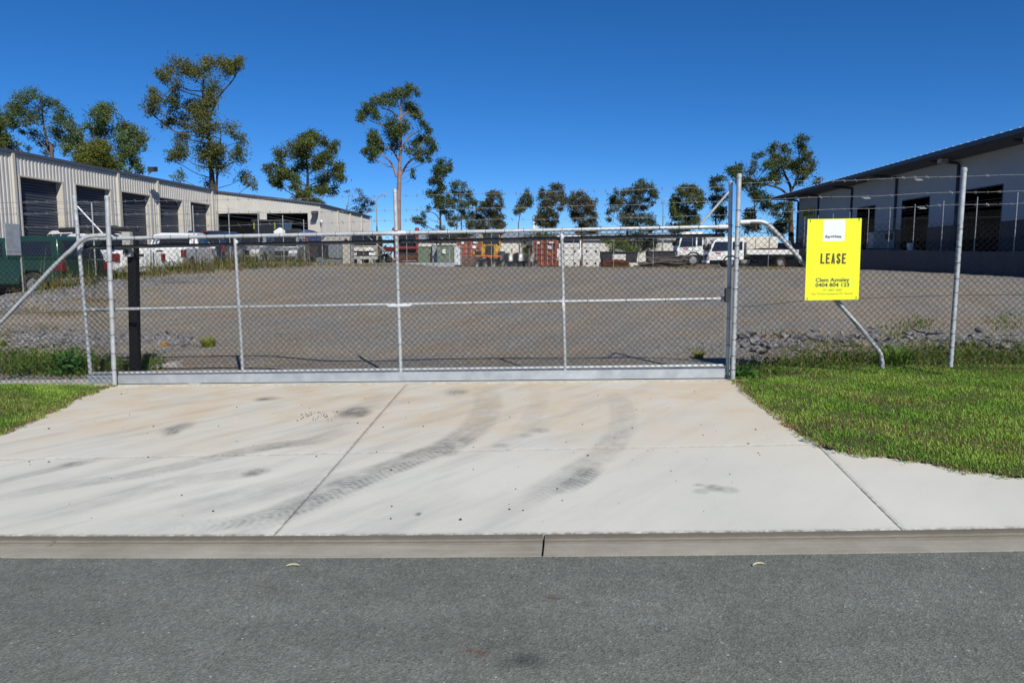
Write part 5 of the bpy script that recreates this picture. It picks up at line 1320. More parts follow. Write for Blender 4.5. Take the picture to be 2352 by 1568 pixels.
tree('dark brownish gum with a stepped crown behind the right red container', 86, [(1256, 600)] + zp([(1880, 930), (1890, 780), (1920, 560), (1960, 380)], k3, *o3),
     zc([(1990,320,60,36),(2060,340,50,50),(1830,400,50,50),(1930,400,70,50),(2080,420,50,50),(1830,480,70,50),(1960,480,90,60),(2080,500,60,50),(1840,560,80,40),(1960,570,90,50),(2110,580,50,40),(2160,520,40,40),(2080,650,40,40),(1920,650,80,50),(1820,690,70,50),(1970,720,80,50),(1780,760,60,50),(1890,770,90,60),(2000,800,50,60),(1780,840,60,50),(1880,860,90,40),(1960,850,60,40)], k3, *o3), (.056, .058, .026), (.34, .13), .95, (.06, .05, .05), .2)
k4 = .1667; o4 = (1332.8, 372.4)
tree('rusty tinted dense gum right of the stepped one', 84, [(1338, 600)] + zp([(20, 940), (30, 800), (10, 620)], k4, *o4),
     zc([(0,440,60,40),(-110,470,40,40),(80,470,50,40),(-60,530,80,50),(40,540,80,50),(140,540,60,40),(210,530,24,30),(-140,600,50,50),(-50,620,80,50),(70,630,90,50),(160,620,50,50),(-100,700,60,50),(0,710,90,50),(110,710,80,50),(200,720,40,60),(-60,780,60,50),(60,800,90,50),(170,800,60,50),(60,880,100,40),(190,900,60,40),(0,960,90,40),(150,960,100,40)], k4, *o4), (.070, .060, .024), (.34, .13), .95, (.07, .055, .05), .18)
tree('wide grey topped gum over the off-white warehouse', 90, [(1442, 600)] + zp([(650, 1080), (650, 850), (690, 650), (760, 450)], k4, *o4),
     zc([(820,280,50,40),(780,340,80,50),(880,340,70,50),(960,350,50,40),(490,420,50,40),(620,390,60,40),(720,410,80,50),(840,420,80,50),(960,420,60,50),(1040,450,50,50),(480,500,80,50),(600,490,80,50),(730,500,80,50),(850,510,70,50),(980,500,60,40),(430,560,50,40),(540,570,80,50),(680,580,80,50),(800,590,70,50),(480,640,50,40),(600,670,80,50),(720,680,70,50),(890,620,60,50),(570,760,80,50),(690,770,80,50),(830,740,70,50),(950,740,50,50),(620,840,80,40),(760,820,80,50),(900,820,70,50),(1000,820,50,40),(1020,580,24,20),(380,700,40,40),(420,780,50,40),(700,900,120,40),(880,920,110,40),(1000,900,70,40),(780,1000,130,60),(920,1040,120,60),(1000,1100,80,60),(560,1060,90,60),(820,1130,110,70),(700,1150,90,60),(930,1150,80,60)], k4, *o4), (.056, .070, .036), (.36, .14), .8, (.08, .065, .06), .2)
tree('low leafy bush in front of the off-white warehouse left of the white truck', 74, [(1420, 600)] + zp([(560, 1240), (560, 1120)], k4, *o4), zc([(480,1100,70,50),(580,1090,80,50),(520,1160,80,50),(450,1200,60,50),(620,1170,80,50),(380,1080,60,50),(340,1040,50,40),(700,1210,90,40),(780,1220,80,40)], k4, *o4), (.072, .105, .026), (.26, .11), .8, (.1, .08, .06), .1, name='bush')
tree('rounded dense gum with a flat base behind the white truck', 84, [(1576, 600)] + zp([(1460, 940), (1460, 700), (1460, 450)], k4, *o4),
     zc([(1440,350,60,36),(1530,360,60,40),(1350,390,50,40),(1610,400,50,40),(1400,430,80,50),(1510,440,90,50),(1630,470,60,50),(1300,480,50,50),(1380,520,80,50),(1500,530,90,50),(1620,540,70,50),(1260,580,50,50),(1340,600,80,50),(1470,620,90,50),(1600,620,70,50),(1660,600,30,40),(1250,680,50,50),(1350,690,80,50),(1480,700,90,50),(1590,700,60,50),(1260,760,50,50),(1360,780,70,50),(1500,780,90,50),(1610,770,50,50),(1300,870,90,50),(1440,860,90,40),(1560,850,60,40),(1300,940,80,50),(1430,940,80,40)], k4, *o4), (.062, .074, .020), (.34, .13), 1.1, (.08, .065, .06), .22, depth=.8)
k5 = .25; o5 = (1274, 372.4)
tree('slim dark gum between the rounded gum and the big right gum', 88, [(1650, 600)] + zp([(1480, 560), (1480, 400), (1490, 200)], k5, *o5),
     zc([(1490,150,40,26),(1450,170,30,30),(1540,150,40,26),(1470,230,40,40),(1520,240,40,40),(1440,330,36,40),(1500,330,50,40),(1560,330,40,40),(1470,420,50,40),(1540,430,40,40),(1490,490,50,40),(1550,500,40,40),(1560,620,60,50),(1500,600,50,40)], k5, *o5), (.046, .060, .026), (.36, .14), .8, (.06, .05, .05), .14)
tree('large dark gum with a long branching crown beside the right building', 84, [(1818, 600)] + zp([(2170, 540), (2165, 380), (2170, 240), (2110, 100), (2060, -60), (2080, -180)], k5, *o5),
     zc([(1640,60,50,30),(1710,40,50,30),(1610,90,40,24),(1680,110,60,40),(1760,100,50,40),(1800,160,60,40),(1720,190,60,40),(1860,200,50,40),(1780,250,60,40),(1660,180,40,30),(1870,280,50,40),(1900,330,50,40),(1820,340,50,40),(1830,20,30,24),(1900,60,60,40),(1960,20,50,40),(2050,40,60,40),(1990,-40,50,36),(2110,-40,60,40),(1910,-90,40,30),(2010,-130,50,30),(2080,-180,40,30),(2160,-130,50,40),(2250,-200,40,26),(2200,-190,40,30),(2270,-120,40,40),(2140,20,70,50),(2230,-20,60,50),(2330,-60,36,40),(2290,60,60,50),(2200,90,70,50),(2100,120,60,40),(2360,30,40,40),(2310,140,50,40),(2390,80,30,40),(2350,200,40,40),(2010,110,50,40),(1960,180,50,40),(1940,410,60,40),(1840,440,50,40),(1800,470,50,50),(1780,530,60,40),(2020,400,50,40),(2090,420,60,40),(2050,460,50,40),(1900,560,60,40),(1820,600,70,40),(1980,600,60,40),(2060,560,60,40),(2000,640,80,40),(2120,500,40,40),(2110,620,60,40)], k5, *o5),
     (.052, .072, .024), (.38, .14), .85, (.10, .065, .05), .34, extra=[zp([(2165, 330), (2080, 250), (1960, 210), (1820, 160), (1700, 80)], k5, *o5), zp([(2165, 280), (2230, 150), (2250, 0), (2240, -120)], k5, *o5), zp([(1850, 640), (1840, 500), (1830, 340), (1790, 200)], k5, *o5)], depth=.45)
k6 = .25
tree('low green bush crown behind the black barrier in the middle', 80, [(1225, 600)] + [(1232, 560), (1236, 540)], [(1215, 548, 18, 9), (1238, 541, 22, 10), (1262, 543, 18, 9), (1225, 560, 24, 12), (1252, 558, 20, 12), (1210, 570, 14, 12), (1240, 572, 20, 12), (1218, 582, 14, 8)], (.052, .074, .024), (.30, .12), .9, (.08, .06, .05), .12, name='bush')
tree('small dark bush crown in front of the off-white warehouse behind the green cabinets', 90, [(1000, 600)] + [(1002, 560), (1004, 545)], [(992, 540, 14, 8), (1012, 536, 16, 8), (1030, 541, 18, 8), (1052, 538, 16, 8), (1072, 541, 18, 8), (1000, 548, 14, 7), (1040, 549, 16, 7)], (.040, .052, .022), (.30, .12), .8, (.06, .05, .05), .1, name='bush')
# distant scrub that closes the horizon
def scrub():
    parts = []
    for i in range(150):
        x = -150 + i * 2.1 + random.uniform(-1, 1); Y = random.uniform(170, 215); h = random.uniform(2.5, 5.5) * (1 if abs(x) < 90 else 1.4)
        n = 110; C = np.stack([x * 1.4 + RNG.normal(0, 2.0, n), Y + RNG.normal(0, 2, n), 1 + np.abs(RNG.normal(h * .55, h * .28, n))], -1)
        parts.append(leaf_quads(C, np.full(n, 1.1), np.full(n, .55), .4, np.array([.045, .056, .03]) * random.uniform(.8, 1.3), .3))
    V, F, C = merge(parts); me = mesh_np('distant_scrub', V, F); set_tint(me, C)
    link('distant_scrub', me, M_LEAF, label='distant line of dark scrub along the horizon', cat='trees', kind='stuff')
scrub()

# ------------------------------------------------------------------ light poles and mast
def street_light(v, y_top, Y, label, arm_l, arm_r):
    b = atY(v, 591, Y); z0 = float(H(b[0], Y)); t_ = thing('street_light', label, 'street light', (b[0], Y, z0), group='street lights beyond the yard')
    h = float(atY(v, y_top, Y)[2]) - z0
    MB().tube([(0, 0, 0), (0, 0, h * .55), (0, 0, h)], [.13, .10, .07], 8).build('pole', galv_dull, t_, 50)
    s = Y / FPX
    MB().tube(curve_pts([(0, 0, h - .1), (.12, 0, h + .5), (arm_r[0] * s * .5, 0, h - arm_r[1] * s * .66), (arm_r[0] * s, 0, h - arm_r[1] * s)], 5), .05, 6).build('arm', galv_dull, t_, 50)
    MB().box(arm_r[0] * s - .1, arm_r[0] * s + .55, -.12, .12, -arm_r[1] * s + h - .04, -arm_r[1] * s + h + .07).build('lamp_head', box_grey, t_)
    if arm_l:
        MB().tube([(0, 0, h - .2), (arm_l[0] * s * .4, 0, h - arm_l[1] * s), (arm_l[0] * s, 0, h - arm_l[1] * s)], .04, 6).build('arm', galv_dull, t_, 50)
        MB().box(arm_l[0] * s - .4, arm_l[0] * s + .1, -.1, .1, h - arm_l[1] * s - .04, h - arm_l[1] * s + .06).build('lamp_head', box_grey, t_)
street_light(867, 464, 100, 'grey street light with two arms left of the tall bare trunk', (-12, -12 + 5), (16, -20 + 2))
street_light(1521, 468, 100, 'grey street light with an outreach arm left of the rounded gum', (-12, -10), (26, -16))
b = atY(1231.5, 591, 140); mt = thing('antenna_mast', 'thin white phone mast on the skyline behind the right red container', 'mast', (b[0], 140, 1))
hm = float(atY(1231.5, 500, 140)[2]) - 1
MB().tube([(0, 0, 0), (0, 0, hm)], [.3, .2], 10).build('pole', white_paint, mt, 50)
for a in (0, 2.1, 4.2):
    for z in (-.2, -1.6): MB().box(-.2 + .65 * math.cos(a), .2 + .65 * math.cos(a), -.2 + .65 * math.sin(a), .2 + .65 * math.sin(a), hm + z - .9, hm + z + .4).build('antenna_panel', white_paint, mt)
# ------------------------------------------------------------------ vehicles
def wheel(parent, x, y, r, w=.24, rimr=.58):
    s = 1 if y > 0 else -1
    mb = MB(); n = 20
    ring = [(-w/2, r*.62), (-w/2, r*.93), (-w*.36, r), (w*.36, r), (w/2, r*.93), (w/2, r*.62)]
    vs = []; fs = []
    for k in range(n):
        a = 2*math.pi*k/n
        for yy_, rr in ring: vs.append((x + rr*math.cos(a), y + yy_, r + rr*math.sin(a)))
    m = len(ring)
    for k in range(n):
        for j in range(m - 1): fs.append((k*m + j, k*m + j + 1, ((k+1) % n)*m + j + 1, ((k+1) % n)*m + j))
    mb.add(vs, fs); o = mb.build('wheel', tyre, parent, 40)
    mb = MB(); mb.tube([(x, y - w*.3, r), (x, y + s*w*.30, r), (x, y + s*w*.36, r)], [r*.64, r*.64, r*.30], 16)
    for k in range(5):
        a = 2*math.pi*k/5; mb.tube([(x + r*.4*math.cos(a), y + s*w*.3, r + r*.4*math.sin(a)), (x + r*.4*math.cos(a), y + s*w*.42, r + r*.4*math.sin(a))], r*.07, 6)
    mb.build('rim', rim, o, 40)
    return o
def place_v(v, Y, dz=0.0):
    p = atY(v, 591, Y); return (float(p[0]), float(Y), float(H(p[0], Y)) + dz)
def pickup(label, loc, rz, paint, top='open', cat='ute', name='pickup_truck', W=.90, zscale=1.0):
    t_ = thing(name, label, cat, loc, rz)
    wf = lambda z: W if z < 1.05 else W - (z - 1.05) * .22
    low = [(-2.60, .50), (-2.64, .80), (-2.62, 1.13), (-.80, 1.15), (1.05, 1.13), (1.35, 1.12), (2.30, 1.02), (2.56, .90), (2.62, .62), (2.55, .42), (2.05, .40), (1.98, .62), (1.75, .80), (1.40, .80), (1.17, .62), (1.10, .40), (-1.15, .40), (-1.22, .62), (-1.45, .80), (-1.85, .80), (-2.08, .62), (-2.15, .46)]
    MB().prism(low, wf).build('body', paint, t_, 35, bevel=.035)
    rear = -2.45 if top == 'wagon' else -.80
    cab = [(rear, 1.12), (rear + .16, 1.66), (rear + .36, 1.77), (.50, 1.79), (.72, 1.72), (1.33, 1.12)]
    MB().prism(cab, wf).build('cab', paint, t_, 35, bevel=.04)
    for s in (-1, 1):
        segs = [(-.62, .02), (.07, .98)] if top != 'wagon' else [(-2.22, -1.30), (-1.22, -.45), (-.37, .28), (.34, .98)]
        for a, b in segs:
            hi = 1.64; fx = lambda q, z: q
            pa = a + (.10 if a < -.5 and a < rear + .5 else 0); pb = b if b < .8 else .70
            MB().poly_side([(a, 1.20), (b if b < .8 else 1.14, 1.20), (pb, hi), (pa, hi)], wf, s).build('side_window', glass, t_)
        MB().box(-.05, .2, s*(W - .02), s*(W + .13), 1.08, 1.25) if False else None
        mb = MB(); mb.box(.88, 1.02, min(s*.86, s*1.06), max(s*.86, s*1.06), 1.14, 1.30); mb.build('side_mirror', paint, t_, bevel=.02)
        tl = MB(); x0, x1 = (-2.70, -2.46); tl.box(x0, x1, min(s*(W-.16), s*(W+.012)), max(s*(W-.13), s*(W+.012)), .80, 1.07); tl.build('tail_light', red_light, t_, bevel=.02)
        hl = MB(); hl.box(2.36, 2.60, min(s*(W-.36), s*(W+.008)), max(s*(W-.36), s*(W+.008)), .78, .96); hl.build('headlight', clear_light, t_, bevel=.02)
    def end_glass(xb, zb, xt, zt, w, name_, dx):
        MB().hexa([(xb, -w, zb), (xb, w, zb), (xb + dx, w, zb), (xb + dx, -w, zb), (xt, -w*.9, zt), (xt, w*.9, zt), (xt + dx, w*.9, zt), (xt + dx, -w*.9, zt)]).build(name_, glass, t_)
    end_glass(rear + .02, 1.22, rear + .135, 1.62, .66, 'rear_window', -.03)
    end_glass(1.255, 1.20, .76, 1.69, .70, 'windscreen', .03)
    if top != 'wagon':
        MB().box(-2.675, -2.625, -.70, .70, .62, 1.10).build('tailgate', paint, t_, bevel=.015)
        MB().box(-2.695, -2.67, -.11, .11, .98, 1.05).build('tailgate_handle', black_plastic, t_)
    else:
        MB().box(-2.675, -2.625, -.72, .72, .60, 1.16).build('tailgate', paint, t_, bevel=.015)
        MB().box(rear + .10, rear + .28, -.16, .16, 1.70, 1.76).build('brake_light', red_light, t_)
    MB().box(-2.80, -2.58, -.84, .84, .42, .60).build('rear_bumper', galv_dull if top != 'wagon' else paint, t_, bevel=.03)
    MB().box(2.50, 2.72, -.84, .84, .40, .62).build('front_bumper', black_plastic, t_, bevel=.03)
    MB().box(-2.812, -2.80, -.19, .19, .46, .56).build('number_plate', plate_m, t_)
    MB().box(2.58, 2.63, -.45, .45, .66, .92).build('grille', black_plastic, t_)
    MB().box(-2.3, 2.3, -.7, .7, .30, .55).build('underbody', black_plastic, t_)
    if top == 'canopy':
        cn = [(-2.60, 1.14), (-2.46, 1.74), (-2.30, 1.82), (-.86, 1.82), (-.82, 1.14)]
        MB().prism(cn, wf).build('canopy', paint, t_, 35, bevel=.04)
        for s in (-1, 1): MB().poly_side([(-2.36, 1.24), (-.98, 1.24), (-.98, 1.66), (-2.26, 1.66)], wf, s).build('canopy_window', glass, t_)
        end_glass(-2.585, 1.22, -2.475, 1.68, .68, 'canopy_hatch', -.03)
    if top == 'bars':
        for x in (-.92, -1.15):
            mb = MB(); mb.tube(curve_pts([(x - .35, -.74, 1.13), (x - .05, -.70, 1.55), (x, -.55, 1.66), (x, .55, 1.66), (x - .05, .70, 1.55), (x - .35, .74, 1.13)], 4), .035, 8); mb.build('sports_bar', white_paint, t_, 50)
    if top == 'rack':
        for x in (-.5, .3): MB().box(x - .03, x + .03, -.75, .75, 1.80, 1.86).build('roof_bar', dark_steel, t_)
        for y in (-.2, .5): MB().tube(curve_pts([(-2.2, y, 1.92), (-1.8, y, 1.94), (1.2, y, 1.94), (1.7, y, 1.95)], 4), .09, 8).build('roof_tube', black_plastic, t_, 50)
    for x in (1.58, -1.65):
        for y in (-.80, .80): wheel(t_, x, y, .385, .25)
    return t_
R90 = math.radians
pickup('dark green ute with a matching canopy nearest the left edge behind the fence', (-16.8, 22.1, .40), R90(170), green_paint, 'canopy')
pickup('white wagon mostly hidden behind the dark green ute', (-21.6, 32.4, .98), R90(150), white_paint, 'wagon', 'car', 'station_wagon')
pickup('white ute with roof bars and a long dark roof tube beside the green ute', (-16.8, 26.55, .66), R90(150), white_paint, 'rack')
pickup('white ute with white sports bars, second white tail from the green ute', (-15.55, 30.2, .82), R90(100), white_paint, 'bars')
pickup('dark navy wagon squeezed in behind the white utes', (-16.0, 34.6, 1.0), R90(100), navy_paint, 'wagon', 'car', 'station_wagon')
pickup('silver ute facing the street beyond the navy wagon', (-15.9, 38.6, 1.02), R90(-84), silver_paint, 'open')
cu = pickup('silver grey canopy ute with a red tailgate beside the boundary fence', (-15.35, 41.6, 1.02), R90(-78), silver_paint, 'canopy')
MB().box(-2.78, -2.69, -.86, .86, .55, 1.75).build('red_rear_panel', red_steel, cu, bevel=.03)

def cabover(label, loc, rz, paint, cabL=1.9, cabH=2.2, W=1.05, z0=.62, L=6.8, r=.46, crew=False, wb=3.6, body='tray', bodym=None, tray_z=1.0, cat='truck', load=None):
    """truck with the cab over the front wheels; front at +x"""
    t_ = thing('truck', label, cat, loc, rz)
    F = L / 2; wf = lambda z: W - max(0, (z - 1.6)) * .07
    prof = [(F - cabL, z0), (F - .04, z0 - .06), (F + .02, z0 + .5), (F - .03, z0 + .72), (F - .42, cabH - .12), (F - .60, cabH), (F - cabL, cabH)]
    MB().prism(prof, wf).build('cab', paint, t_, 35, bevel=.05)
    zs_, zt_ = z0 + .72, cabH - .24
    for s in (-1, 1):
        d2 = F - cabL + .95 if crew else F - cabL + .60
        MB().poly_side([(d2 + .08, zs_), (F - .22, zs_ - .05), (F - .50, zt_), (d2 + .08, zt_)], wf, s, .012).build('side_window', glass, t_)
        MB().poly_side([(F - cabL + .14, zs_ + .06), (d2 - .06, zs_ + .06), (d2 - .06, zt_), (F - cabL + .14, zt_)], wf, s, .012).build('rear_side_window', glass, t_)
        MB().poly_side([(F - cabL + .3, z0 + .36), (F - .55, z0 + .30), (F - .55, z0 + .33), (F - cabL + .3, z0 + .39)], wf, s, .006).build('body_crease', box_grey, t_)
        MB().poly_side([(F - .95, z0 + .45), (F - .55, z0 + .45), (F - .55, z0 + .62), (F - .95, z0 + .62)], wf, s, .008).build('door_decal', mat('faded red and blue decal', (.40, .16, .22), .5, 0, .5, 6), t_)
        MB().poly_side([(F - .22, z0 + .12), (F - .36, z0 + .12), (F - .36, z0 + .20), (F - .21, z0 + .20)], wf, s, .01).build('indicator', amber_light, t_)
        MB().box(F - .15, F + .05, min(s*(W+.05), s*(W+.25)), max(s*(W+.05), s*(W+.25)), zs_ + .1, zs_ + .5).build('side_mirror', black_plastic, t_, bevel=.02)
        ar = MB(); n = 10; x_ = F - cabL * .62
        for k in range(n):
            a0, a1 = math.pi*k/n, math.pi*(k+1)/n; y0_, y1_ = s*(W - .25), s*(W + .03)
            r0_, r1_ = r + .07, r + .18
            ar.hexa([(x_ + r0_*math.cos(a0), y0_, r + r0_*math.sin(a0)), (x_ + r0_*math.cos(a1), y0_, r + r0_*math.sin(a1)), (x_ + r0_*math.cos(a1), y1_, r + r0_*math.sin(a1)), (x_ + r0_*math.cos(a0), y1_, r + r0_*math.sin(a0)), (x_ + r1_*math.cos(a0), y0_, r + r1_*math.sin(a0)), (x_ + r1_*math.cos(a1), y0_, r + r1_*math.sin(a1)), (x_ + r1_*math.cos(a1), y1_, r + r1_*math.sin(a1)), (x_ + r1_*math.cos(a0), y1_, r + r1_*math.sin(a0))])
        ar.build('wheel_arch', black_plastic, t_)
        MB().box(F - .02, F + .05, min(s*.45, s*.92), max(s*.45, s*.92), z0 + .02, z0 + .24).build('headlight', clear_light, t_, bevel=.02)
    zb0 = z0 + .78
    xa = F - .03 - .39 * (zb0 - z0 - .72) / max(.1, cabH - .12 - z0 - .72); xb = F - .40
    MB().hexa([(xa + .0, -W + .12, zb0), (xa, W - .12, zb0), (xa + .035, W - .12, zb0), (xa + .035, -W + .12, zb0), (xb, -W + .14, cabH - .2), (xb, W - .14, cabH - .2), (xb + .035, W - .14, cabH - .2), (xb + .035, -W + .14, cabH - .2)]).build('windscreen', glass, t_)
    MB().box(F + .005, F + .045, -W * .42, W * .42, z0 + .06, z0 + .42).build('grille', dark_steel, t_)
    MB().box(F - .1, F + .14, -W, W, z0 - .28, z0 - .05).build('bumper', paint if crew else box_grey, t_, bevel=.03)
    MB().box(F + .142, F + .15, -.2, .2, z0 - .22, z0 - .1).build('number_plate', plate_m, t_)
    for y in (-.38, .38): MB().box(-F + .1, F - .3, y - .05, y + .05, .62, .85).build('chassis_rail', dark_steel, t_)
    xw = F - cabL * .62
    for y in (-W + .16, W - .16): wheel(t_, xw, y, r, .26); wheel(t_, xw - wb, y, r, .40)
    bm_ = bodym or cream; bx0, bx1 = -F, F - cabL - .22
    if body == 'tray':
        MB().box(bx0, bx1, -W - .06, W + .06, tray_z, tray_z + .08).build('tray_floor', dark_steel, t_)
        for s in (-1, 1): MB().box(bx0, bx1, min(s*(W+.02), s*(W+.07)), max(s*(W+.02), s*(W+.07)), tray_z + .02, tray_z + .38).build('dropside', bm_, t_, bevel=.012)
        MB().box(bx0 - .05, bx0, -W - .05, W + .05, tray_z + .02, tray_z + .38).build('tailboard', bm_, t_, bevel=.012)
        MB().box(bx1, bx1 + .06, -W, W, tray_z, tray_z + 1.0).build('headboard', galv_dull, t_)
        MB().box(bx0 + .3, bx0 + 1.1, -W + .1, -W + .55, .45, .85).build('toolbox', dark_steel, t_)
    elif body == 'tipper':
        bt_ = [(bx0, tray_z), (bx0 - .08, tray_z + 1.25), (bx1 - .1, tray_z + 1.25), (bx1 + .55, tray_z + 1.55), (bx1 + .62, tray_z + 1.48), (bx1, tray_z + 1.1), (bx1, tray_z)]
        MB().prism(bt_, W + .05).build('tipper_body', bm_, t_, bevel=.03)
        for k in range(5):
            x = bx0 + (bx1 - bx0) * (k + .5) / 5
            for s in (-1, 1): MB().box(x - .05, x + .05, min(s*(W+.05), s*(W+.12)), max(s*(W+.05), s*(W+.12)), tray_z, tray_z + 1.2).build('body_rib', bm_, t_)
        for s in (-1, 1): MB().box(F - cabL - .22, F - cabL - .04, min(s*(W-.3), s*(W-.05)), max(s*(W-.3), s*(W-.05)), .8, 2.3).build('exhaust_stack', galv_dull, t_, bevel=.03)
    return t_
p = place_v(1662, 68.0)
cabover('large white tipper truck facing left behind the far fence', (p[0], 68, .87), R90(180), white_paint, 2.3, 2.95, 1.2, .95, 8.6, .52, False, 4.4, 'tipper', cream, 1.25)
p = place_v(1722, 61.2)
ct = cabover('white crew cab tray truck parked side on, nearest the right end of the far fence', (p[0], 61.2, .78), R90(180), white_paint, 2.75, 2.28, 1.0, .62, 6.9, .42, True, 3.9, 'tray', white_paint, 1.02)
sc = thing('scrap_steel', 'tangle of rusty reinforcing bars lying on the tray of the white crew cab truck', 'scrap', (p[0] + 1.75, 61.2, 1.92))
for i in range(34):
    a = random.uniform(-.35, .35); L = random.uniform(.7, 1.6); c = (random.uniform(-.8, .8), random.uniform(-.8, .5), random.uniform(.02, .42))
    MB().tube([(c[0] - L*math.cos(a), c[1] - L*math.sin(a)*.4, c[2]*.7), (c[0], c[1], c[2]), (c[0] + L*math.cos(a), c[1] + L*math.sin(a)*.4, c[2]*.5)], .022, 5, False).build('bar', rust, sc)
p = place_v(1806, 66)
pickup('silver four wheel drive half hidden behind the yellow sign', (float(atY(1822, 591, 70)[0]), 70, 1.0), R90(200), silver_paint, 'wagon', 'car', 'station_wagon')
p = place_v(1778, 69); pickup('dark blue car behind the tray of the crew cab truck', (p[0], 69.5, 1.1), R90(170), navy_paint, 'wagon', 'car', 'station_wagon')
p = place_v(838, 56.0)
bt = cabover('cream truck seen head on beside the grey cabinet at the far left corner', (p[0], 58.6, 1.0), R90(-88), mat('dull khaki truck paint', (.24, .22, .17), .5, 0, .1, 2, dirt=(.35, .33, .28), dscale=3), 1.9, 2.55, 1.1, .72, 7.2, .46, False, 3.8, 'tray', red_steel, 1.05)
MB().box(3.66, 3.74, -.75, .75, 1.05, 1.32).build('front_panel', cream, bt, bevel=.03)
for s in (-1, 1):
    for y in (.48, .72): MB().tube([(3.72, s*y, 1.18), (3.79, s*y, 1.18)], .11, 14).build('round_headlight', clear_light, bt, 40)
# red forklift-like machine
p = place_v(933, 62)
rm = thing('loader', 'red framed lifting machine behind the dark steel stack', 'machine', (p[0], 62, .95))
for x in (-.95, .95):
    MB().box(x - .09, x + .09, -.1, .1, .3, 3.0).build('mast_post', red_steel, rm)
    MB().hexa([(x - .22, -.3, 2.6), (x + .22, -.3, 2.6), (x + .22, .2, 2.6), (x - .22, .2, 2.6), (x - .12, -.25, 3.1), (x + .12, -.25, 3.1), (x + .12, .15, 3.1), (x - .12, .15, 3.1)]).build('mast_head', red_steel, rm, bevel=.03)
MB().box(-1.0, 1.0, -.06, .1, 1.35, 1.55).build('cross_beam', red_steel, rm, bevel=.02)
MB().box(-.9, .9, .3, 2.2, .45, 1.3).build('engine_body', red_steel, rm, bevel=.08)
MB().box(-.7, .7, .5, 1.8, 1.3, 2.5).build('cab', glass, rm, bevel=.06); MB().box(-.8, .8, .4, 1.9, 2.5, 2.62).build('cab_roof', box_grey, rm, bevel=.03)
for x in (-1.0, 1.0): 
    MB().tube([(x - .15, 1.2, .5), (x + .15, 1.2, .5)], .5, 16).build('wheel', tyre, rm, 40)
# steel stack and grey beam
p = place_v(955, 60.5)
ss_ = thing('steel_stack', 'stack of dark rusty steel sections behind the far fence', 'steel', (p[0], 60.5, .9))
for k in range(5):
    for j in range(3): MB().box(-1.6 + random.uniform(-.2, .2), 1.5 + random.uniform(-.2, .2), j*.36, j*.36 + .3, k*.22, k*.22 + .19).build('section', rust if (k + j) % 2 else dark_steel, ss_)
a, b = place_v(930, 59), place_v(1045, 59)
MB().box(a[0], b[0], 58.8, 59.1, .86, 1.18).build('grey_beam', galv_flat, None, label='long pale grey steel beam on the ground in front of the green cabinets', cat='beam')
# electrical cabinets
cabg = mat('pale green cabinet', (.135, .175, .125), .5, 0, .06, 1.5, dirt=(.22, .22, .19), dscale=2)
def cabinet(v0, v1, y_top, Y, m, label, doors=2):
    a, b = place_v(v0, Y), place_v(v1, Y); w = b[0] - a[0]; z0 = .9; h = float(atY(v0, y_top, Y)[2]) - z0
    t_ = thing('electrical_cabinet', label, 'cabinet', ((a[0] + b[0]) / 2, Y, z0), group='electrical cabinets')
    MB().box(-w/2, w/2, -.5, .5, .08, h - .06).build('body', m, t_, bevel=.02); MB().box(-w/2 - .05, w/2 + .05, -.56, .56, h - .06, h).build('roof', m, t_); MB().box(-w/2 + .05, w/2 - .05, -.45, .45, 0, .08).build('plinth', dark_steel, t_)
    for k in range(doors):
        x0_ = -w/2 + .04 + k * (w - .08) / doors; x1_ = x0_ + (w - .08) / doors - .03
        d = MB().box(x0_, x1_, -.53, -.5, .14, h - .14).build('door', m, t_, bevel=.008); MB().box(x1_ - .12, x1_ - .07, -.56, -.53, h*.5, h*.6).build('handle', dark_steel, d)
cabinet(962, 992, 566, 61, cabg, 'narrow pale green cabinet left of the open dark gap', 1)
cabinet(995, 1008, 563, 61, galv_flat, 'thin grey panel cabinet standing between the two green cabinets', 1)
cabinet(1006, 1044, 563, 60, cabg, 'large pale green cabinet with a small white label', 2)
cabinet(1045, 1058, 566, 60, mat('white panel', (.58, .60, .62), .5), 'narrow white cabinet with a black slot beside the large green one', 1)
p = atY(1020, 577, 59.4); MB().box(p[0] - .12, p[0] + .12, 59.36, 59.44, p[2] - .18, p[2] + .15).build('notice', white_paint, None, label='small white notice on the large green cabinet', cat='label')
bc = thing('steel_cabinet', 'wide blue grey steel cabinet in the far left corner behind the fence', 'cabinet', tuple(place_v(752, 50)))
MB().box(-1.15, 1.15, -.5, .5, 0, 1.55).build('body', mat('blue grey steel', (.20, .235, .26), .45, .2, .08, 2), bc, bevel=.03)
for k in range(2): MB().box(-1.1 + k*1.1, -.02 + k*1.1, -.54, -.5, .1, 1.45).build('door', MATS['blue grey steel'], bc, bevel=.01)
MB().box(1.2, 1.7, -.5, .5, 0, 1.7).build('side_return', trim, bc)
bo = thing('bollard', 'white post with a yellow lower half beside the boundary fence', 'bollard', tuple(place_v(719, 47)))
MB().hexa([(-.22, -.15, 0), (.22, -.15, 0), (.22, .15, 0), (-.22, .15, 0), (-.16, -.12, 1.55), (.02, -.12, 1.55), (.02, .12, 1.55), (-.16, .12, 1.55)]).build('post', trim, bo); MB().box(-.27, -.10, -.17, .17, .1, 1.0).build('yellow_guard', yellow_mach, bo)
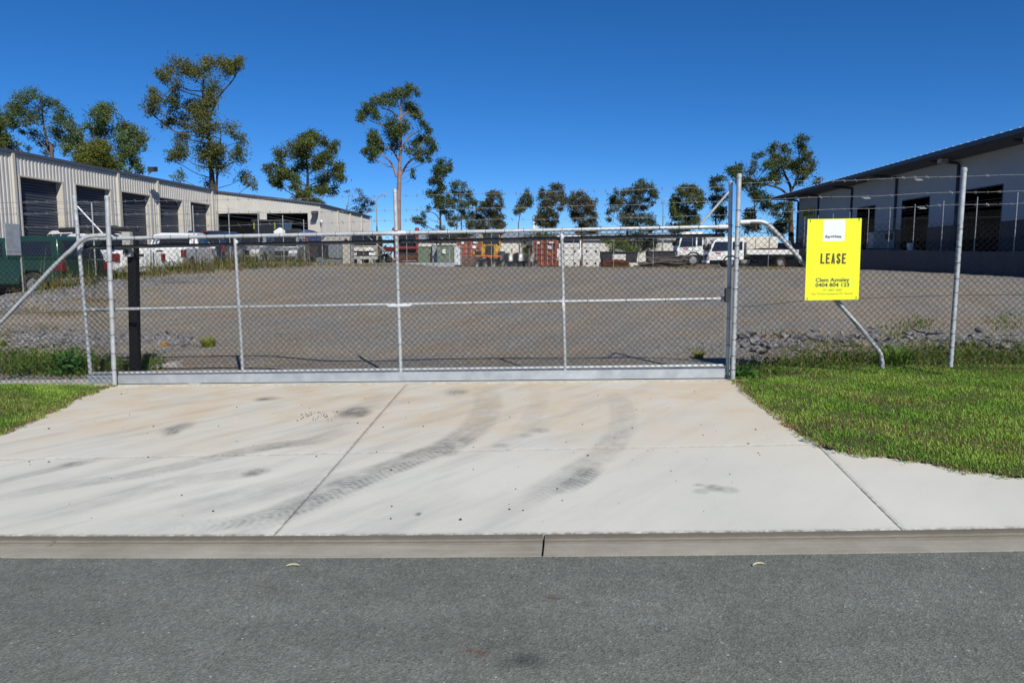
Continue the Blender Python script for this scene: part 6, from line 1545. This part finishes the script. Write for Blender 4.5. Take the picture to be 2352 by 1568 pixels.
# dark trailer with a blue jet ski on it, and hi-vis cab
p = place_v(690, 45.5)
tr_ = thing('box_trailer', 'dark box trailer behind the canopy ute', 'trailer', (p[0], 45.5, 1.05))
MB().box(-1.6, 1.5, -.9, .9, .55, 1.35).build('tub', dark_steel, tr_, bevel=.02); MB().box(-1.65, 1.55, -.95, .95, 1.3, 1.42).build('rim_rail', galv_dull, tr_)
for y in (-.95, .95): wheel(tr_, 0, y, .34, .2)
MB().beam((1.5, 0, .5), (2.6, 0, .45), .1, .1).build('drawbar', dark_steel, tr_)
js = thing('jet_ski', 'blue and white jet ski on top of the dark box trailer', 'jet ski', (p[0] + .1, 45.5, 2.47), .2)
MB().prism([(-1.3, .25), (-1.25, .55), (-.2, .62), (.3, .85), (.8, .75), (1.4, .38), (1.1, .1), (-1.1, .02)], lambda z: .5 - abs(z - .4)*.3).build('hull', mat('jet ski blue', (.03, .045, .14), .3, 0, .1, 2, coat=.3), js, bevel=.06)
MB().prism([(-1.0, .6), (-.9, .82), (0, .86), (.1, .62)], .2).build('seat', black_plastic, js, bevel=.05); MB().tube([(.25, -.4, 1.05), (.3, 0, 1.0), (.25, .4, 1.05)], .035, 8).build('handlebar', black_plastic, js, 50)
MB().prism([(-1.5, .2), (-1.6, .7), (-1.2, .95), (-.9, .7), (-.95, .2)], .42).build('rear_cover', white_paint, js, bevel=.06)
p = place_v(626, 48)
tc = thing('tractor', 'dark machine cab with bright yellow strips in front of the open bay', 'machine', (p[0], 48, 1.1))
MB().box(-1.3, 1.3, -.8, .8, .7, 1.6).build('body', dark_steel, tc, bevel=.05); MB().box(-.9, 1.1, -.7, .7, 1.6, 2.75).build('cab', glass, tc, bevel=.05); MB().box(-1.0, 1.2, -.8, .8, 2.75, 2.9).build('cab_roof', dark_steel, tc, bevel=.03)
for x in (-.86, .5): MB().box(x - .04, x + .04, -.74, -.68, 2.3, 2.72).build('yellow_strip', mat('hi-vis yellow', (.24, .28, .04), .5), tc)
for x in (-.9, .9): MB().tube([(x, -.9, .6), (x, -.55, .6)], .6, 18).build('wheel', tyre, tc, 40)
# shipping containers
contm = mat('faded red container', (.32, .105, .072), .6, 0, .14, 1.5, dirt=(.20, .08, .06), dscale=2, damt=.6)
def container(label, loc, rz):
    t_ = thing('shipping_container', label, 'container', loc, rz, group='red shipping containers')
    mb = MB(); W_, L_, H_ = 1.22, 6.05, 2.59
    for s in (-1, 1): 
        tmp = MB(); ribbed(tmp, (s*W_*.98, 0.1), (s*W_*.98, L_ - .1), .15, H_ - .1, H_ - .1, .28, .035, (s, 0)); tmp.build('side_wall', contm, t_)
    MB().box(-W_, W_, .05, L_, H_ - .12, H_).build('roof', contm, t_); MB().box(-W_, W_, .05, L_, 0, .16).build('floor_frame', contm, t_); MB().box(-W_, W_, L_ - .08, L_, .1, H_ - .1).build('end_wall', contm, t_)
    for x in (-1, 1):
        MB().box(min(x*1.06, x*W_), max(x*1.06, x*W_), 0, .16, 0, H_).build('corner_post', contm, t_)
        d = MB(); ribbed(d, (-1.06 if x < 0 else .02, .06), (-.02 if x < 0 else 1.06, .06), .16, H_ - .13, H_ - .13, .52, -.03, (0, -1)); dd = d.build('door', contm, t_)
        for z in (.55, 1.05, 1.55, 2.05): MB().box(min(x*.05, x*1.04), max(x*.05, x*1.04), .0, .045, z, z + .16).build('door_rib', contm, dd)
        for q in (.28, .78): MB().tube([(x*q, -.04, .12), (x*q, -.04, H_ - .08)], .024, 6).build('lock_rod', galv, dd)
    MB().box(.35, .7, -.03, -.0, 1.55, 1.85).build('marking_patch', white_paint, t_); MB().box(-.75, -.5, -.03, -.0, 2.0, 2.22).build('marking_patch', white_paint, t_)
    MB().box(.38, .62, -.03, 0, .95, 1.2).build('marking_patch', yellow_mach, t_); MB().box(.45, .9, -.03, 0, 2.05, 2.2).build('marking_patch', white_paint, t_)
p = place_v(1251, 70); container('red shipping container with double doors, the one nearer the white boxes', (p[0], 69.5, .82), R90(-24))
p = place_v(1077, 76); container('red shipping container behind the yellow machine', (p[0], 76, .95), R90(4))
# timber stack in front of the left container
p = place_v(1077, 66)
ts = thing('timber_stack', 'stack of grey timber lengths under the left red container', 'timber', (p[0], 66, .88))
for k in range(5):
    for j in range(4): MB().box(-1.1 + random.uniform(-.15, .1), 1.1 + random.uniform(-.1, .2), -.5 + j*.27, -.26 + j*.27, k*.17, k*.17 + .13).build('plank', timber, ts)
# yellow machine with orange roller
p = place_v(1127, 68)
ym = thing('road_machine', 'yellow road machine with an orange bar across its front', 'machine', (p[0], 68, .9))
MB().prism([(-.6, .7), (-.6, 1.7), (.5, 1.9), (1.8, 1.9), (1.8, .7)], .55).build('hood', yellow_mach, ym, bevel=.06); ym.children[-1].rotation_euler = (0, 0, math.pi/2)
for s in (-1, 1):
    MB().hexa([(s*.55, -.7, .9), (s*1.0, -.7, .9), (s*1.0, .1, .9), (s*.55, .1, .9), (s*.5, -.5, 1.9), (s*.75, -.5, 1.7), (s*.75, .1, 1.7), (s*.5, .1, 1.9)]).build('mudguard', yellow_mach, ym, bevel=.04)
    MB().tube([(s*.75, -.5, .62), (s*1.35, -.5, .62)], .62, 20).build('wheel', tyre, ym, 40)
    MB().box(s*.78 - .05, s*.78 + .05, .3, .4, 1.6, 2.85).build('cab_post', yellow_mach, ym); MB().box(s*.78 - .05, s*.78 + .05, 1.5, 1.6, 1.6, 2.85).build('cab_post', yellow_mach, ym)
    MB().box(s*.25 - .07, s*.25 + .07, -.85, -.7, .5, 1.6).build('hydraulic_ram', dark_steel, ym)
MB().box(-.74, .74, .35, 1.55, 1.7, 2.75).build('cab', glass, ym, bevel=.03); MB().box(-.95, .95, .2, 1.7, 2.82, 2.95).build('cab_roof', dark_steel, ym, bevel=.03); MB().box(-.5, .4, .6, 1.0, 2.95, 3.12).build('light_bar', galv_dull, ym, bevel=.03)
MB().box(-.35, .35, -.75, -.6, .7, 1.75).build('radiator_grille', dark_steel, ym)
MB().tube([(-1.3, -1.1, .78), (2.2, -1.1, .74)], .13, 12).build('orange_bar', orange_mach, ym, 40); MB().tube([(2.0, -1.1, .8), (2.0, -1.1, 1.5)], .05, 8).build('bar_upright', orange_mach, ym, 40)
MB().box(-1.2, 1.6, -1.0, -.9, .2, .6).build('blade', dark_steel, ym)
# black plastic barrier and heap
blk = mat('black plastic sheet', (.018, .019, .022), .35, 0, .3, 3, .5, 5, spec=.5)
a, b = place_v(1150, 65), place_v(1228, 65)
def soft_wall(x0, x1, Y, z0, h, m, name, label, cat):
    n = 26; vs = []; fs = []
    for i in range(n + 1):
        x = x0 + (x1 - x0) * i / n; hh = h * (1 + .05 * math.sin(i * .55) + .03 * math.sin(i * 1.1)); d = .06 * math.sin(i * .8)
        vs += [(x, Y - .35 + d, z0), (x, Y - .16 + d * .5, z0 + hh * .7), (x, Y, z0 + hh), (x, Y + .35, z0)]
    for i in range(n):
        for j in range(3): fs.append((i*4 + j, i*4 + 4 + j, i*4 + 5 + j, i*4 + 1 + j))
    fs += [(0, 1, 2, 3), tuple(n*4 + k for k in (3, 2, 1, 0))]
    return MB().add(vs, fs).build(name, m, None, 60, label=label, cat=cat)
soft_wall(a[0], b[0], 65, .85, 1.12, blk, 'plastic_barrier', 'long black plastic covered barrier behind the far fence in the middle', 'barrier')
a, b = place_v(1095, 62), place_v(1160, 62); soft_wall(a[0], b[0], 62, .85, .55, blk, 'plastic_heap', 'low heap of black plastic sheet under the yellow machine', 'plastic sheet')
a, b = place_v(1160, 61.5), place_v(1235, 61.5); soft_wall(a[0], b[0], 61.5, .83, .45, blk, 'plastic_heap', 'low heap of black plastic sheet left of the right red container', 'plastic sheet')
p = place_v(1216, 60.2); hp = thing('hooded_post', 'timber post with a dark hooded top left of the right red container', 'post', (p[0], 60.2, .82))
MB().box(-.07, .07, -.07, .07, 0, 1.75).build('post', mat('brown timber post', (.13, .09, .06), .8, 0, .2, 5), hp); MB().hexa([(-.42, -.3, 1.72), (.42, -.3, 1.72), (.42, .3, 1.72), (-.42, .3, 1.72), (-.15, -.12, 2.05), (.15, -.12, 2.05), (.15, .12, 2.05), (-.15, .12, 2.05)]).build('hood', dark_steel, hp)
# white block stack and a white truck behind it
blkm = mat('white painted block', (.60, .59, .56), .7, 0, .06, 1.5, dirt=(.36, .34, .30), dscale=2, damt=.6)
wb = [('lower left', 1283, 1331, 0), ('lower right', 1338, 1376, 0), ('upper left', 1283, 1330, 1), ('upper right', 1337, 1377, 1)]
for nm, v0, v1, lv in wb:
    a, b = place_v(v0, 63), place_v(v1, 63); t_ = thing('concrete_block', '%s white block of the four stacked beside the right red container' % nm, 'block', ((a[0] + b[0]) / 2, 63, .80 + lv * 1.0), group='white stacked blocks')
    w = b[0] - a[0]; MB().box(-w/2, w/2, -.5, .5, 0, .97).build('block', blkm, t_, bevel=.03)
    for x in (-.25*w, .28*w): MB().tube([(x, -.56, .3), (x, -.48, .3)], .09, 12).build('lifting_socket', dark_steel, t_, 40)
    MB().box(-w/2 + .05, w/2 - .05, -.53, -.5, .55, .6).build('groove', box_grey, t_)
p = place_v(1306, 70); cb = cabover('white truck seen from its front above the stacked white blocks', (p[0], 72.4, .85), R90(-90), white_paint, 1.9, 2.75, 1.15, .75, 6.5, .46, False, 3.6, 'tray', cream, 1.05)
# dark skips
def skip(v0, v1, Y, h, label):
    a, b = place_v(v0, Y), place_v(v1, Y); w = (b[0] - a[0]) / 2; t_ = thing('skip_bin', label, 'skip bin', ((a[0] + b[0]) / 2, Y, .85))
    MB().hexa([(-w*.9, -.8, 0), (w*.9, -.8, 0), (w*.9, .8, 0), (-w*.9, .8, 0), (-w, -.9, h), (w, -.9, h), (w, .9, h), (-w, .9, h)]).build('bin_body', dark_steel, t_, bevel=.02); MB().box(-w - .05, w + .05, -.97, -.9, h - .1, h).build('top_rail', dark_steel, t_)
    for k in range(5): x = -w*.85 + k * w * .42; MB().box(x - .05, x + .05, -.92, -.84, .1, h - .12).build('rib', dark_steel, t_)
skip(1378, 1463, 65.5, 1.25, 'dark steel skip bin behind the rusty mesh heap'); skip(1485, 1546, 65.5, 1.3, 'dark steel skip bin in front of the white truck nose')
p = place_v(1422, 63.6); MB().box(p[0] - .55, p[0] + .55, 63.5, 63.9, 1.35, 1.85).build('white_crate', blkm, None, label='small white crate in front of the dark skip bin', cat='crate', bevel=.03)
p = place_v(1450, 61.6); MB().box(p[0] - .5, p[0] + .6, 61.5, 61.9, .8, 1.15).build('pale_crate', cream, None, label='pale box on the ground right of the rusty heap', cat='box', bevel=.03)
a, b = place_v(1378, 61), place_v(1449, 61); rh = thing('mesh_heap', 'heap of rusty reinforcing mesh just behind the far fence', 'scrap', ((a[0] + b[0]) / 2, 61, .80))
w = (b[0] - a[0]) / 2
for i in range(70):
    z = random.uniform(.03, .62); k = math.sqrt(max(0, 1 - (z / .8) ** 2)); L = w * k * random.uniform(.75, 1.05); y = random.uniform(-.5, .5)
    MB().tube([(-L, y, z * .85), (0, y + random.uniform(-.1, .1), z), (L, y, z * random.uniform(.7, 1))], .03, 4, False).build('bar', rust, rh)
a, b = place_v(1484, 60.6), place_v(1590, 60.6); sp_ = thing('timber_pile', 'untidy pile of grey weathered timber and pipes in front of the white truck', 'timber', ((a[0] + b[0]) / 2, 60.8, .79))
for i in range(46):
    z = random.uniform(.05, .85); x = random.uniform(-1.5, 1.0) * (1.15 - z); L = random.uniform(.6, 1.5); a_ = random.uniform(-.2, .28); y = random.uniform(-.6, .6)
    MB().beam((x - L, y, max(.04, z - L*math.sin(a_)*-.5)), (x + L, y + random.uniform(-.3, .3), max(.04, z - L*math.sin(a_))), .13, .10).build('plank', timber if i % 4 else dark_steel, sp_)
MB().tube([(place_v(1600, 60.3)[0], 60.3, .86), (place_v(1640, 60.3)[0], 60.3, .86)], .06, 8).build('red_pipe', red_steel, None, 40, label='red pipe on the ground between the two white trucks', cat='pipe')
p = place_v(1800, 59.9); tcn = thing('traffic_cone', 'small orange cone beside the rear wheel of the crew cab truck', 'cone', (p[0], 59.9, .8))
MB().tube([(0, 0, .04), (0, 0, .42)], [.10, .02], 12).build('cone', orange_mach, tcn, 40); MB().box(-.13, .13, -.13, .13, 0, .04).build('base', orange_mach, tcn)
